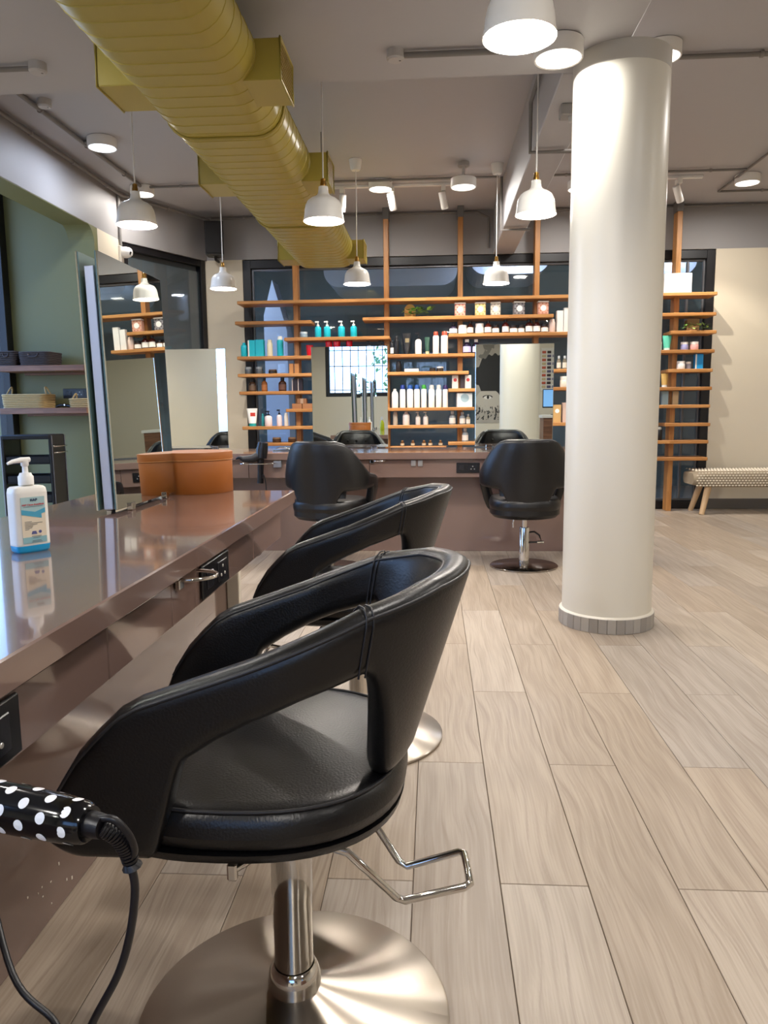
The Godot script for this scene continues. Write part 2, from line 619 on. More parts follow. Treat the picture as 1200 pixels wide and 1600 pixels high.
func build_windows() -> void:
	var w := struct("window_1", "wide black framed shop window behind the pine shelves", "window")
	var x0 := -2.04
	var x1 := 2.89
	frame_rect(w, m_black, x0, x1, 0.0, DROP, -8.26, 0.085, 0.12)
	var alu := mat("77797d", 0.35, 0.6)
	frame_rect(w, alu, x0 + 0.085, x1 - 0.085, 0.085, DROP - 0.085, -8.30, 0.022, 0.04)
	slab_piece(w, "inner_mullion", x1 - 0.27, x1 - 0.245, 0.107, DROP - 0.107, -8.34, -8.30, alu, 0.003)
	var xs := [x0 + 0.105, -0.72, 0.66, 2.02, x1 - 0.105]
	for i in 4:
		slab_piece(w, "pane", xs[i] + 0.002, xs[i + 1] - 0.002, 0.105, DROP - 0.105, -8.325, -8.319, m_glass)
	# left window near the camera
	var l := struct("window_3", "tall black framed window in the left wall", "window")
	for e in [[-2.3, -2.23], [-0.58, -0.52], [1.13, 1.2]]:
		slab_piece(l, "window_frame", -3.12, -2.98, 0.35, DROP, e[0], e[1], m_black, 0.003)
	slab_piece(l, "window_frame", -3.12, -2.98, DROP - 0.07, DROP, -2.23, 1.13, m_black, 0.003)
	slab_piece(l, "window_frame", -3.12, -2.98, 0.35, 0.42, -2.23, 1.13, m_black, 0.003)
	for e in [[-2.23, -0.58], [-0.52, 1.13]]:
		slab_piece(l, "pane", -3.053, -3.047, 0.42, DROP - 0.07, e[0], e[1], m_glass)
	# alcove window
	var a := struct("window_4", "black framed window at the side of the green alcove", "window")
	for e in [[-6.63, -6.53], [-4.7, -4.6]]:
		slab_piece(a, "window_frame", -3.84, -3.72, 0, CEIL, e[0], e[1], m_black, 0.003)
	slab_piece(a, "window_frame", -3.84, -3.72, CEIL - 0.12, CEIL, -6.53, -4.7, m_black, 0.003)
	slab_piece(a, "window_frame", -3.84, -3.72, 0, 0.1, -6.53, -4.7, m_black, 0.003)
	slab_piece(a, "pane", -3.783, -3.777, 0.1, CEIL - 0.12, -6.53, -4.7, m_glass)
	# rear window with its grille
	var r := struct("window_5", "black framed rear window with thin iron bars", "window")
	for e in [[-2.2, -2.12, 1.36, 2.6], [0.32, 0.4, 1.36, 2.6], [-0.82, -0.76, 1.44, 2.52], [-2.12, -0.82, 1.36, 1.44], [-0.76, 0.32, 1.36, 1.44], [-2.12, -0.82, 2.52, 2.6], [-0.76, 0.32, 2.52, 2.6]]:
		slab_piece(r, "window_frame", e[0], e[1], e[2], e[3], 3.02, 3.12, m_black, 0.003)
	slab_piece(r, "pane", -2.12, -0.82, 1.44, 2.52, 3.067, 3.073, m_glass)
	slab_piece(r, "pane", -0.76, 0.32, 1.44, 2.52, 3.067, 3.073, m_glass)
	build_trees()
	var iron := mat("1c1f24", 0.5)
	for i in 15:
		var x := -2.04 + i * 0.165
		obj("grille_bar", pipe([Vector3(x, 1.3, 3.22), Vector3(x, 2.65, 3.22)], 0.009, 6), iron, r)
	for y in [1.5, 1.98, 2.3]:
		obj("grille_bar", pipe([Vector3(-2.25, y, 3.22), Vector3(0.45, y, 3.22)], 0.009, 6), iron, r)

func build_trees() -> void:
	for e in [[-0.55, 5.6, 3.2, "leafy street tree straight outside the rear window"], [1.9, 6.6, 3.4, "leafy street tree outside beyond the mural wall"]]:
		var t := thing("street_tree", e[3], "tree", Vector3(e[0], -0.2, e[1]))
		obj("trunk", pipe(smooth_path([Vector3(0, 0, 0), Vector3(0.05, 1.2, 0), Vector3(-0.03, e[2], 0)], 4), 0.06, 8), mat("5a4a3c", 0.8), t)
		var st := S()
		st.set_smooth_group(-1)
		for i in 320:
			var d := Vector3(rng.randfn(), rng.randfn(), rng.randfn()).normalized() * pow(rng.randf(), 0.4) * 0.95
			var c := Vector3(0, e[2] - 0.9, 0) + d * Vector3(1.0, 1.15, 1.0)
			var u := Vector3(rng.randfn(), rng.randfn(), rng.randfn()).normalized() * 0.06
			var v := u.cross(Vector3(rng.randfn(), rng.randfn(), rng.randfn())).normalized() * 0.04
			quad(st, c - u, c - v, c + u, c + v)
		st.generate_normals()
		obj("crown", st, mat("5d8a55", 0.6, 0.0, {"backlight_enabled": true, "backlight": Color(0.3, 0.4, 0.25)}), t).set_meta("kind", "stuff")

func build_column() -> void:
	var c := thing("round_column", "round cream column with grey tiled skirting under the beam", "column", Vector3(0.872, 0, -3.82))
	obj("shaft", turned([Vector2(0.2185, 0.0), Vector2(0.2185, 2.595)], Vector3.ZERO, 72), mat("e1ddd0", 0.33), c)
	obj("capital_band", turned([Vector2(0.2185, 2.595), Vector2(0.2195, 2.595), Vector2(0.2195, DROP - 0.001)], Vector3.ZERO, 72), mat("bdb9b1", 0.45), c)
	obj("skirting_lip", turned([Vector2(0.2185, 0.072), Vector2(0.232, 0.072), Vector2(0.231, 0.074), Vector2(0.2185, 0.08)], Vector3.ZERO, 72), mat("e3ddcf", 0.4), c)
	obj("mortar", turned([Vector2(0.2255, 0.0), Vector2(0.2255, 0.072)], Vector3.ZERO, 72), mat("6e6862", 0.9), c)
	var n := 34
	var tones := [mat("a29d97", 0.45), mat("aba69f", 0.45), mat("98938d", 0.45), mat("b0aaa1", 0.45)]
	for k in n:
		var a := TAU * k / n
		var st := S()
		var w := 2.0 * 0.2315 * tan(PI / n) - 0.0016
		cbox(st, Vector3(0.2275, 0.036, 0), Vector3(0.011, 0.071, w), 0.0012)
		st.generate_normals()
		var o := obj("skirting_tile", st, tones[(k * 5 + k / 3) % 4], c)
		o.rotation.y = a

func build_duct() -> void:
	var d := thing("air_duct", "mustard yellow flat oval air duct hanging below the ceiling", "duct")
	var m := mat("a6953b", 0.36, 0.0, {"clearcoat_enabled": true, "clearcoat": 0.3, "clearcoat_roughness": 0.3})
	var cx := -0.953
	var r := 0.125
	var hw := 0.145
	var cy := 2.33 + r
	var g := []
	var z := -6.87
	var zs := [[-6.87, 0.0]]
	while z < 2.6:
		z += 0.1
		for e in [[-0.0035, 0.0], [-0.0015, 0.0028], [0.0015, 0.0028], [0.0035, 0.0]]:
			zs.append([z + e[0], e[1]])
	for e in zs:
		var ring := []
		for i in 26:
			var an := PI * (float(i % 13) / 12.0) - PI / 2
			var sx := 1.0 if i < 13 else -1.0
			if i >= 13:
				an = PI / 2 - PI * (float(i - 13) / 12.0)
			ring.append(Vector3(cx + sx * hw + sx * cos(an) * (r + e[1]), cy + sin(an) * (r + e[1]), e[0]))
		g.append(ring)
	var st := S()
	for i in g.size() - 1:
		grid(st, [g[i], g[i + 1]], false, true, true, 1 + i)
	st.set_smooth_group(-1)
	for i in 24:
		tri(st, g[0][0], g[0][i + 2], g[0][i + 1])
	st.generate_normals()
	obj("duct_body", st, m, d)
	var flange := mat("9a8833", 0.42)
	for zz in [-3.62, -5.35]:
		var fl := []
		for i in 26:
			var an := PI * (float(i % 13) / 12.0) - PI / 2
			var sx := 1.0 if i < 13 else -1.0
			if i >= 13:
				an = PI / 2 - PI * (float(i - 13) / 12.0)
			fl.append(Vector3(cx + sx * hw + sx * cos(an) * (r + 0.004), cy + sin(an) * (r + 0.004), zz))
		obj("joint_band", pipe(fl, 0.007, 6, true), flange, d)
	for e in [[-3.22, 0], [-4.53, 1], [-6.72, 2]]:
		for s in [-1.0, 1.0]:
			var xo: float = cx + s * 0.365
			var xi: float = cx + s * 0.2
			var bs := S()
			var bm := (xo + xi) / 2
			var bw := absf(xo - xi)
			for k in [-1.0, 1.0]:
				cbox(bs, Vector3(bm, 2.428 + k * 0.0745, e[0]), Vector3(bw, 0.003, 0.255), 0.001)
				cbox(bs, Vector3(bm, 2.428, e[0] + k * 0.126), Vector3(bw, 0.146, 0.003), 0.001)
			bs.generate_normals()
			var b := obj("outlet_box", bs, m, d)
			obj("outlet_flange", pipe([Vector3(xo, 2.35, e[0] - 0.13), Vector3(xo, 2.506, e[0] - 0.13), Vector3(xo, 2.506, e[0] + 0.13), Vector3(xo, 2.35, e[0] + 0.13)], 0.005, 4, true), m, b)
			var gs := S()
			for i in 15:
				cbox(gs, Vector3(xo - s * 0.004, 2.428, e[0] - 0.112 + i * 0.016), Vector3(0.005, 0.147, 0.003), 0.0)
			for i in 9:
				cbox(gs, Vector3(xo - s * 0.004, 2.364 + i * 0.016, e[0]), Vector3(0.005, 0.003, 0.25), 0.0)
			gs.generate_normals()
			obj("grille", gs, mat("a8904a", 0.4), b)
			var rv := S()
			for i in 4:
				lathe(rv, [Vector2(0, -0.004), Vector2(0.004, 0), Vector2(0.003, 0.002)], Vector3(xi - s * 0.02 + s * 0.012 * 0, 2.347, e[0] - 0.09 + i * 0.06), 6)
			rv.generate_normals()
			obj("rivet_row", rv, m, b).set_meta("kind", "stuff")
	for zz in [-1.0, -2.2, -4.1, -5.9]:
		var yt := DROP if zz > -3.95 else CEIL
		for s in [-1.0, 1.0]:
			obj("hanger_rod", pipe([Vector3(cx + s * 0.12, cy + r - 0.01, zz), Vector3(cx + s * 0.12, yt + 0.001, zz)], 0.004, 6), m_conduit, d)
const SHELVES = [[-2.03,2.81,2.195],[-2.06,-1.26,1.990],[-0.73,1.21,2.008],[-1.55,-0.45,1.818],[0.15,1.40,1.831],[-2.05,0.42,1.633],[-2.05,0.36,1.454],[-2.04,-0.52,1.272],[0.15,0.43,1.277],[-1.55,0.42,1.086],[-2.02,0.42,0.906],[-1.83,-0.79,0.733],[0.15,0.54,0.728],[-0.46,0.13,0.684],[1.12,1.41,1.462],[1.13,1.42,1.279],[1.13,1.43,0.918],[2.06,2.81,1.998],[2.37,2.82,1.823],[2.08,2.81,1.635],[2.36,2.80,1.445],[2.09,2.80,1.266],[2.10,2.79,1.088],[2.35,2.80,0.903],[2.11,2.79,0.727],[2.11,2.79,0.554]]
const PRODUCTS = [
	["pump","pump_bottle","turquoise pump bottle with white head, nearest one to the clear grey jar","bottle","turquoise pump bottles on the short shelf","16b6c8","f4f1ea","",-1.204,1.835,0.068,0.17],
	["pump","pump_bottle","turquoise pump bottle with white head, second one from the clear grey jar","bottle","turquoise pump bottles on the short shelf","16b6c8","f4f1ea","",-1.108,1.835,0.071,0.17],
	["pump","pump_bottle","turquoise pump bottle with white head, third one from the clear grey jar","bottle","turquoise pump bottles on the short shelf","16b6c8","f4f1ea","",-0.958,1.835,0.071,0.17],
	["pump","pump_bottle","turquoise pump bottle with white head, fourth one from the clear grey jar","bottle","turquoise pump bottles on the short shelf","16b6c8","f4f1ea","",-0.831,1.835,0.068,0.17],
	["jar","storage_jar","clear grey jar at the left of the turquoise pump bottles","jar","","8aa0ae","c8d4dc","",-1.354,1.835,0.082,0.061],
	["round","rounded_bottle","rounded turquoise bottle at the end of the turquoise row","bottle","","16b6c8","16b6c8","",-1.993,1.65,0.068,0.149],
	["box","carton","turquoise carton with a white side between rounded bottle and carton","carton","","16b6c8","f4f1ea","stripe",-1.906,1.65,0.078,0.17],
	["box","carton","plain turquoise carton beside the white sided carton","carton","","16b6c8","f4f1ea","",-1.821,1.65,0.086,0.173],
	["bottle","spray_bottle","slim cream bottle between turquoise cartons and tall turquoise bottle","bottle","","f1e3c2","f1e3c2","",-1.719,1.65,0.059,0.176],
	["bottle","spray_bottle","tall turquoise bottle with white cap near the pine post","bottle","","16b6c8","f4f1ea","",-1.608,1.65,0.069,0.21],
	["cup","tumbler","round red tumbler beside the tall mirror edge","tumbler","","d5152b","f4f1ea","",-1.296,1.65,0.075,0.109],
	["cup","tumbler","red tumbler, nearest one to the round red tumbler","tumbler","red tumblers behind the mirror","d5152b","f4f1ea","",-1.092,1.65,0.074,0.145],
	["cup","tumbler","red tumbler, second one from the round red tumbler","tumbler","red tumblers behind the mirror","d5152b","f4f1ea","",-1.009,1.65,0.078,0.145],
	["cup","tumbler","red tumbler, third one from the round red tumbler","tumbler","red tumblers behind the mirror","d5152b","f4f1ea","",-0.879,1.65,0.067,0.145],
	["pump","pump_bottle","clear pump bottle with black head, nearest one to the red tumblers","bottle","clear pump bottles behind the mirror","a9c3d0","15151a","",-0.67,1.65,0.067,0.145],
	["pump","pump_bottle","clear pump bottle with black head, second one from the red tumblers","bottle","clear pump bottles behind the mirror","a9c3d0","15151a","",-0.542,1.65,0.067,0.145],
	["jar","glass_jar","small smoky glass jar, nearest one to the cream wall","jar","smoky glass jars","4b5258","8b9298","",-1.955,1.471,0.072,0.075],
	["jar","glass_jar","small smoky glass jar, second one from the cream wall","jar","smoky glass jars","4b5258","8b9298","",-1.836,1.471,0.076,0.075],
	["jar","tin","flat dark tin beside the two orange cartons","tin","","2a221d","5b4432","",-1.692,1.471,0.089,0.044],
	["box","carton","small orange carton, nearest one to the flat dark tin","carton","small orange cartons","d79a5a","f4f1ea","",-1.496,1.471,0.045,0.102],
	["box","carton","small orange carton, second one from the flat dark tin","carton","small orange cartons","d79a5a","f4f1ea","",-1.439,1.471,0.048,0.102],
	["amber","jar_bottle","wide dark brown bottle at the shelf end near the wall","bottle","","3a2a20","15151a","5a4636",-1.916,1.289,0.079,0.129],
	["amber","bottle","small amber bottle with dark cap between two dark bottles","bottle","","8a5226","15151a","a86a3a",-1.788,1.289,0.062,0.142],
	["amber","bottle","dark brown bottle beside the pale blue pillar outside","bottle","","3a2219","15151a","5a3a2e",-1.593,1.289,0.082,0.142],
	["box","carton","dark patterned carton with pale print, nearest one to the dark brown bottle","carton","dark patterned cartons","2c2430","cfc3c0","stripe",-1.465,1.289,0.058,0.129],
	["box","carton","dark patterned carton with pale print, second one from the dark brown bottle","carton","dark patterned cartons","2c2430","cfc3c0","stripe",-1.404,1.289,0.051,0.129],
	["box","soap_box","brown flat box low in the pile, nearest one to the pine post","box","lower brown boxes of the pile","9a6a44","f4f1ea","",-1.439,1.103,0.102,0.054],
	["box","soap_box","brown flat box low in the pile, second one from the pine post","box","lower brown boxes of the pile","9a6a44","f4f1ea","",-1.33,1.103,0.102,0.054],
	["tube","tube","big white tube with red print and teal cap","tube","","f4f1ea","2aa6a6","c0392b",-1.927,0.923,0.114,0.19],
	["bottle","bottle","small teal bottle behind the pink pump bottle","bottle","","2a8f96","2a8f96","",-1.82,0.923,0.031,0.136],
	["pump","pump_bottle","wider pale pink pump bottle with black head","bottle","","f0dfe0","15151a","",-1.755,0.923,0.078,0.163],
	["pump","pump_bottle","slim pale pink pump bottle with black head","bottle","","f0dfe0","15151a","",-1.64,0.923,0.055,0.176],
	["bottle","bottle","narrow white cone shaped bottle","bottle","","f0ece0","f0ece0","",-1.567,0.923,0.044,0.14],
	["jar","jar","low brown jar, nearest one to the hair dryer","jar","low brown jars","4a3526","8a6a4c","",-1.67,0.75,0.092,0.054],
	["jar","jar","low brown jar, second one from the hair dryer","jar","low brown jars","4a3526","8a6a4c","",-1.506,0.75,0.085,0.054],
	["bottle","spray_bottle","slim dark spray bottle with white label beside black bottle","bottle","","23262e","15151a","f4f1ea",-0.434,1.65,0.04,0.145],
	["bottle","spray_bottle","tall plain black bottle","bottle","","17171b","15151a","",-0.385,1.65,0.05,0.19],
	["tube","tube","large black squeeze tube","tube","","18181b","101012","8a7a5a",-0.28,1.65,0.091,0.217],
	["pump","pump_bottle","white bottle with tall black pump and gold neck","bottle","","f4f1ea","15151a","",-0.16,1.65,0.067,0.224],
	["tube","tube","small dark green tube","tube","","234a3c","d8c89a","",-0.067,1.65,0.056,0.176],
	["bottle","bottle","tall white bottle with red domed cap, nearest one to the dark green tube","bottle","white bottles with red caps","f4f1ea","a2452f","",0.022,1.65,0.063,0.231],
	["bottle","bottle","tall white bottle with red domed cap, second one from the dark green tube","bottle","white bottles with red caps","f4f1ea","a2452f","",0.111,1.65,0.074,0.231],
	["amber","bottle","dark bottle with lilac label, nearest one to the pine post","bottle","lilac labelled bottles","25203a","f4f1ea","b9b4e0",0.342,1.65,0.083,0.143],
	["amber","bottle","dark bottle with lilac label, second one from the pine post","bottle","lilac labelled bottles","25203a","f4f1ea","b9b4e0",0.435,1.65,0.076,0.143],
	["bottle","bottle","short black bottle alone above the white bottle row","bottle","","17171b","15151a","",-0.365,1.471,0.058,0.115],
	["box","soap_box","flat white box beside the short black bottle","box","","ece4dc","f4f1ea","",-0.232,1.471,0.147,0.031],
	["jar","jar","low dark jar with dark lid","jar","","35302c","222222","",-0.012,1.471,0.067,0.041],
	["jar","jar","low dark jar with white lid","jar","","35302c","f4f1ea","",0.064,1.471,0.073,0.051],
	["box","carton","white carton with red emblem, nearest one to the mirror edge of the short shelf","carton","white cartons with red emblem","f4f1ea","d04a4a","emblem",0.22,1.294,0.063,0.137],
	["box","carton","white carton with red emblem, second one from the mirror edge of the short shelf","carton","white cartons with red emblem","f4f1ea","d04a4a","emblem",0.356,1.294,0.063,0.137],
	["box","carton","narrow dark carton between two white cartons","carton","","4a4048","f4f1ea","",0.296,1.294,0.043,0.137],
	["round","rounded_bottle","white rounded bottle at the start of the white bottle row","bottle","","f4f1ea","f4f1ea","",-0.407,1.103,0.068,0.2],
	["bottle","shampoo_bottle","white bottle with dark blue cap in the white bottle row","bottle","","f4f1ea","1d3f9a","",-0.326,1.103,0.059,0.238],
	["bottle","shampoo_bottle","white bottle with blue cap, nearest one to the dark blue capped bottle","bottle","blue capped white bottles","f4f1ea","2a62b8","",-0.248,1.103,0.065,0.238],
	["bottle","shampoo_bottle","white bottle with blue cap, second one from the dark blue capped bottle","bottle","blue capped white bottles","f4f1ea","2a62b8","",-0.176,1.103,0.06,0.238],
	["bottle","shampoo_bottle","white bottle with green cap in the white bottle row","bottle","","f4f1ea","3fae3a","",-0.104,1.103,0.057,0.238],
	["bottle","shampoo_bottle","white bottle with purple cap in the white bottle row","bottle","","f4f1ea","3a2468","",0.12,1.103,0.056,0.231],
	["bottle","shampoo_bottle","tall all white bottle, nearest one to the green capped bottle","bottle","all white shampoo bottles","f4f1ea","e6e4de","",-0.024,1.103,0.064,0.234],
	["bottle","shampoo_bottle","tall all white bottle, second one from the green capped bottle","bottle","all white shampoo bottles","f4f1ea","e6e4de","",0.051,1.103,0.06,0.234],
	["box","carton","wide white carton at the end of the white bottle row","carton","","dfe4e4","9db4bc","emblem",0.315,1.103,0.156,0.143],
	["bottle","bottle","beige bottle partly behind the mirror edge","bottle","","cfc6b4","cfc6b4","",-0.405,0.923,0.05,0.14],
	["round","rounded_bottle","round shouldered white bottle below the white bottle row","bottle","","f4f1ea","f4f1ea","",-0.29,0.923,0.073,0.14],
	["pump","pump_bottle","small white pump bottle, nearest one to the round shouldered bottle","bottle","small white pump bottles","f4f1ea","f4f1ea","",-0.167,0.923,0.051,0.136],
	["pump","pump_bottle","small white pump bottle, second one from the round shouldered bottle","bottle","small white pump bottles","f4f1ea","f4f1ea","",-0.085,0.923,0.053,0.136],
	["amber","bottle","clear grey bottle with white label, nearest one to the small white pumps","bottle","clear grey bottles with white labels","9aa2a6","c9ced0","f4f1ea",0.193,0.923,0.068,0.14],
	["amber","bottle","clear grey bottle with white label, second one from the small white pumps","bottle","clear grey bottles with white labels","9aa2a6","c9ced0","f4f1ea",0.297,0.923,0.06,0.129],
	["amber","bottle","short clear beige bottle at the shelf end","bottle","","b0a890","c9ced0","f4f1ea",0.357,0.923,0.046,0.109],
	["amber","bottle","single clear bottle on the lowest short shelf","bottle","","a8b4b8","d9dee0","f4f1ea",0.327,0.745,0.066,0.138],
	["amber","dropper_bottle","tiny amber bottle, nearest one to the middle mirror","bottle","tiny amber bottles","6a4526","b98a50","d8c8a8",-0.332,0.701,0.043,0.061],
	["amber","dropper_bottle","tiny amber bottle, second one from the middle mirror","bottle","tiny amber bottles","6a4526","b98a50","d8c8a8",-0.221,0.701,0.044,0.061],
	["amber","dropper_bottle","tiny amber bottle, third one from the middle mirror","bottle","tiny amber bottles","6a4526","b98a50","d8c8a8",-0.104,0.701,0.044,0.061],
	["amber","dropper_bottle","tiny amber bottle, fourth one from the middle mirror","bottle","tiny amber bottles","6a4526","b98a50","d8c8a8",-0.038,0.701,0.043,0.061],
	["amber","dropper_bottle","tiny amber bottle, fifth one from the middle mirror","bottle","tiny amber bottles","6a4526","b98a50","d8c8a8",0.07,0.701,0.043,0.061],
	["amber","dropper_bottle","tiny amber bottle, sixth one from the middle mirror","bottle","tiny amber bottles","6a4526","b98a50","d8c8a8",0.126,0.701,0.044,0.004],
	["tin","candle_tin","pink diamond patterned candle box with white round label","candle","","d8a08e","f4f1ea","a53a3a",0.27,2.025,0.113,0.136],
	["tin","candle_tin","yellow floral patterned candle box with white round label","candle","","d8c690","f4f1ea","a88a2a",0.476,2.025,0.112,0.136],
	["tin","candle_tin","pale grey patterned candle box with white round label","candle","","cfc6b8","f4f1ea","8a8478",0.632,2.025,0.105,0.136],
	["tin","candle_tin","black and white lattice patterned candle box with white round label","candle","","8e8a8c","f4f1ea","2c2a30",0.866,2.025,0.115,0.136],
	["tin","candle_tin","peach patterned candle box with white round label","candle","","dca890","f4f1ea","b86a50",1.108,2.025,0.112,0.136],
	["amber","bottle","dark bottle with lilac side at the start of the amber row","bottle","","2a2438","1c1210","f4f1ea",0.201,1.848,0.08,0.109],
	["jar","jar","white jar beside the first dark bottle","jar","","f4f1ea","f4f1ea","f4f1ea",0.296,1.848,0.089,0.088],
	["amber","amber_bottle","amber bottle with white label, nearest one to the white jar","bottle","amber bottles in a row","4a2418","1c1210","f4f1ea",0.374,1.848,0.067,0.129],
	["jar","jar","clear topped jar with white label","jar","","d8d2c8","f4f1ea","f4f1ea",0.469,1.848,0.086,0.102],
	["amber","amber_bottle","amber bottle with white label, second one from the white jar","bottle","amber bottles in a row","6a2418","1c1210","f4f1ea",0.556,1.848,0.073,0.129],
	["jar","amber_jar","low amber jar with white label, nearest one to the clear topped jar","jar","low amber jars in a row","5a3422","1c1210","f4f1ea",0.635,1.848,0.073,0.088],
	["amber","amber_bottle","amber bottle with white label, third one from the white jar","bottle","amber bottles in a row","5a1f1c","1c1210","f4f1ea",0.734,1.848,0.073,0.137],
	["jar","amber_jar","low amber jar with white label, second one from the clear topped jar","jar","low amber jars in a row","5a3422","1c1210","f4f1ea",0.816,1.848,0.079,0.081],
	["jar","amber_jar","low amber jar with white label, third one from the clear topped jar","jar","low amber jars in a row","5a3422","1c1210","f4f1ea",0.894,1.848,0.069,0.081],
	["amber","amber_bottle","amber bottle with white label, fourth one from the white jar","bottle","amber bottles in a row","4a1f1c","1c1210","f4f1ea",0.972,1.848,0.076,0.136],
	["amber","amber_bottle","amber bottle with white label, fifth one from the white jar","bottle","amber bottles in a row","4a1f1c","1c1210","f4f1ea",1.05,1.848,0.075,0.136],
	["jar","amber_jar","low amber jar with white label, fourth one from the clear topped jar","jar","low amber jars in a row","5a3422","1c1210","f4f1ea",1.13,1.848,0.075,0.088],
	["bottle","bottle","pink and white bottle beside the tall white cartons","bottle","","ecd2c4","ecd2c4","",1.206,1.848,0.066,0.137],
	["box","carton","tall white carton, nearest one to the pink and white bottle","carton","tall white cartons","f4f1ea","f4f1ea","",1.282,1.848,0.065,0.217],
	["box","carton","tall white carton, second one from the pink and white bottle","carton","tall white cartons","f4f1ea","f4f1ea","",1.353,1.848,0.066,0.244],
	["amber","bottle","tiny clear bottle, nearest one to the mirror","bottle","tiny clear bottles by the column","7a7466","d9dee0","e0dccc",1.284,1.479,0.045,0.136],
	["amber","bottle","tiny clear bottle, second one from the mirror","bottle","tiny clear bottles by the column","7a7466","d9dee0","e0dccc",1.343,1.479,0.046,0.136],
	["jar","bowl_jar","wide cream jar between mirror and column","jar","","e2d8c4","efe8da","",1.353,1.296,0.118,0.109],
	["box","carton","tan carton between mirror and column","carton","","caa46a","f4f1ea","emblem",1.275,0.935,0.078,0.183],
	["box","carton","pale pink tall carton beside the column","carton","","dcc0b0","f4f1ea","",1.36,0.935,0.065,0.204],
	["box","sign_box","blank white box on the top shelf beside the pine post","box","","f4f4f2","f4f1ea","",2.432,2.212,0.269,0.19],
	["tube","tube","mint green tube beside small jars","tube","","5cc4a8","cfe8e0","",2.362,1.652,0.09,0.148],
	["jar","jar","mint and white jar next to the column","jar","","bfe0d0","f4f1ea","",2.286,1.652,0.055,0.088],
	["jar","jar","lilac jar with white lid","jar","","9a9cc8","f4f1ea","",2.535,1.652,0.076,0.081],
	["jar","jar","pink jar with white lid","jar","","e0a8a0","f4f1ea","",2.629,1.652,0.086,0.081],
	["jar","jar","plain white jar beside the clear jar","jar","","e8e4e0","f4f1ea","",2.506,1.462,0.083,0.081],
	["jar","jar","clear jar between white jar and blue box","jar","","a8a8b8","f4f1ea","",2.585,1.462,0.055,0.075],
	["box","carton","bright blue carton with white base","carton","","1f9ae0","f4f1ea","stripe",2.681,1.462,0.079,0.149],
	["tube","tube","pale green tube with clear cap next to the column","tube","","b8dcc8","dfe6e6","",2.282,1.283,0.045,0.17],
	["tube","tube","gold tube with clear cap","tube","","c8a45c","dfe6e6","",2.354,1.283,0.079,0.139],
	["box","carton","clear blue grey carton","carton","","8fa8b0","f4f1ea","",2.362,1.105,0.064,0.138],
	["box","carton","sand coloured carton in front of the pine post","carton","","b8a078","f4f1ea","",2.468,1.105,0.058,0.138],
	["bottle","bottle","black bottle with silver cap, nearest one to the column","bottle","black bottles with silver caps","121214","c9c4b8","",2.266,0.744,0.051,0.204],
	["bottle","bottle","black bottle with silver cap, second one from the column","bottle","black bottles with silver caps","121214","c9c4b8","",2.324,0.744,0.051,0.136],
]

# ---------------------------------------------------------------- lamps
func pendant(at: Vector3, y_top: float, label: String, canopy: bool) -> void:
	var t := thing("pendant_lamp", label, "lamp", Vector3(at.x, at.y, at.z), 0.0, "white bell pendant lamps")
	var outer := [Vector2(0.1135, 0.0), Vector2(0.1125, 0.006), Vector2(0.1075, 0.03), Vector2(0.1045, 0.06), Vector2(0.099, 0.085), Vector2(0.088, 0.106), Vector2(0.07, 0.12), Vector2(0.05, 0.129), Vector2(0.036, 0.138), Vector2(0.029, 0.15), Vector2(0.0265, 0.168), Vector2(0.026, 0.182), Vector2(0.0, 0.184)]
	var inner := []
	for k in range(outer.size() - 1, -1, -1):
		inner.append(Vector2(maxf(outer[k].x - 0.002, 0.0), maxf(outer[k].y - 0.002, 0.0)))
	obj("shade", turned(outer, Vector3.ZERO, 40), mat("eae7e0", 0.3), t)
	obj("shade_lining", turned(inner, Vector3.ZERO, 40), mat("f6f2ea", 0.35), t)
	obj("brass_collar", turned([Vector2(0.0, 0.182), Vector2(0.016, 0.182), Vector2(0.0165, 0.2), Vector2(0.014, 0.206), Vector2(0.0145, 0.222), Vector2(0.01, 0.226), Vector2(0.0, 0.226)], Vector3.ZERO, 18), mat("a37b3e", 0.3, 1.0), t)
	var cord_top := y_top - at.y
	obj("cord", pipe([Vector3(0, 0.22, 0), Vector3(0.002, 0.22 + (cord_top - 0.22) * 0.5, 0), Vector3(0, cord_top - 0.02, 0)], 0.0042, 6), mat("e6e4e0", 0.5), t)
	if canopy:
		obj("ceiling_cup", turned([Vector2(0.0, cord_top - 0.085), Vector2(0.034, cord_top - 0.085), Vector2(0.042, cord_top - 0.075), Vector2(0.055, cord_top - 0.001), Vector2(0.0, cord_top - 0.001)], Vector3.ZERO, 24), mat("eae7e0", 0.4), t)
	obj("bulb", turned([Vector2(0.0, 0.015), Vector2(0.022, 0.02), Vector2(0.034, 0.038), Vector2(0.036, 0.055), Vector2(0.028, 0.08), Vector2(0.015, 0.1), Vector2(0.013, 0.14), Vector2(0, 0.14)], Vector3.ZERO, 16), glow("fff4e8", 6.0), t)
	var l := OmniLight3D.new()
	l.name = "bulb_light"
	l.light_color = Color.html("fff5ea")
	l.light_energy = PENDANT_E
	l.light_size = 0.033
	l.omni_range = 14.0
	l.omni_attenuation = 2.0
	l.shadow_enabled = true
	l.position = Vector3(0, 0.05, 0)
	t.add_child(l)

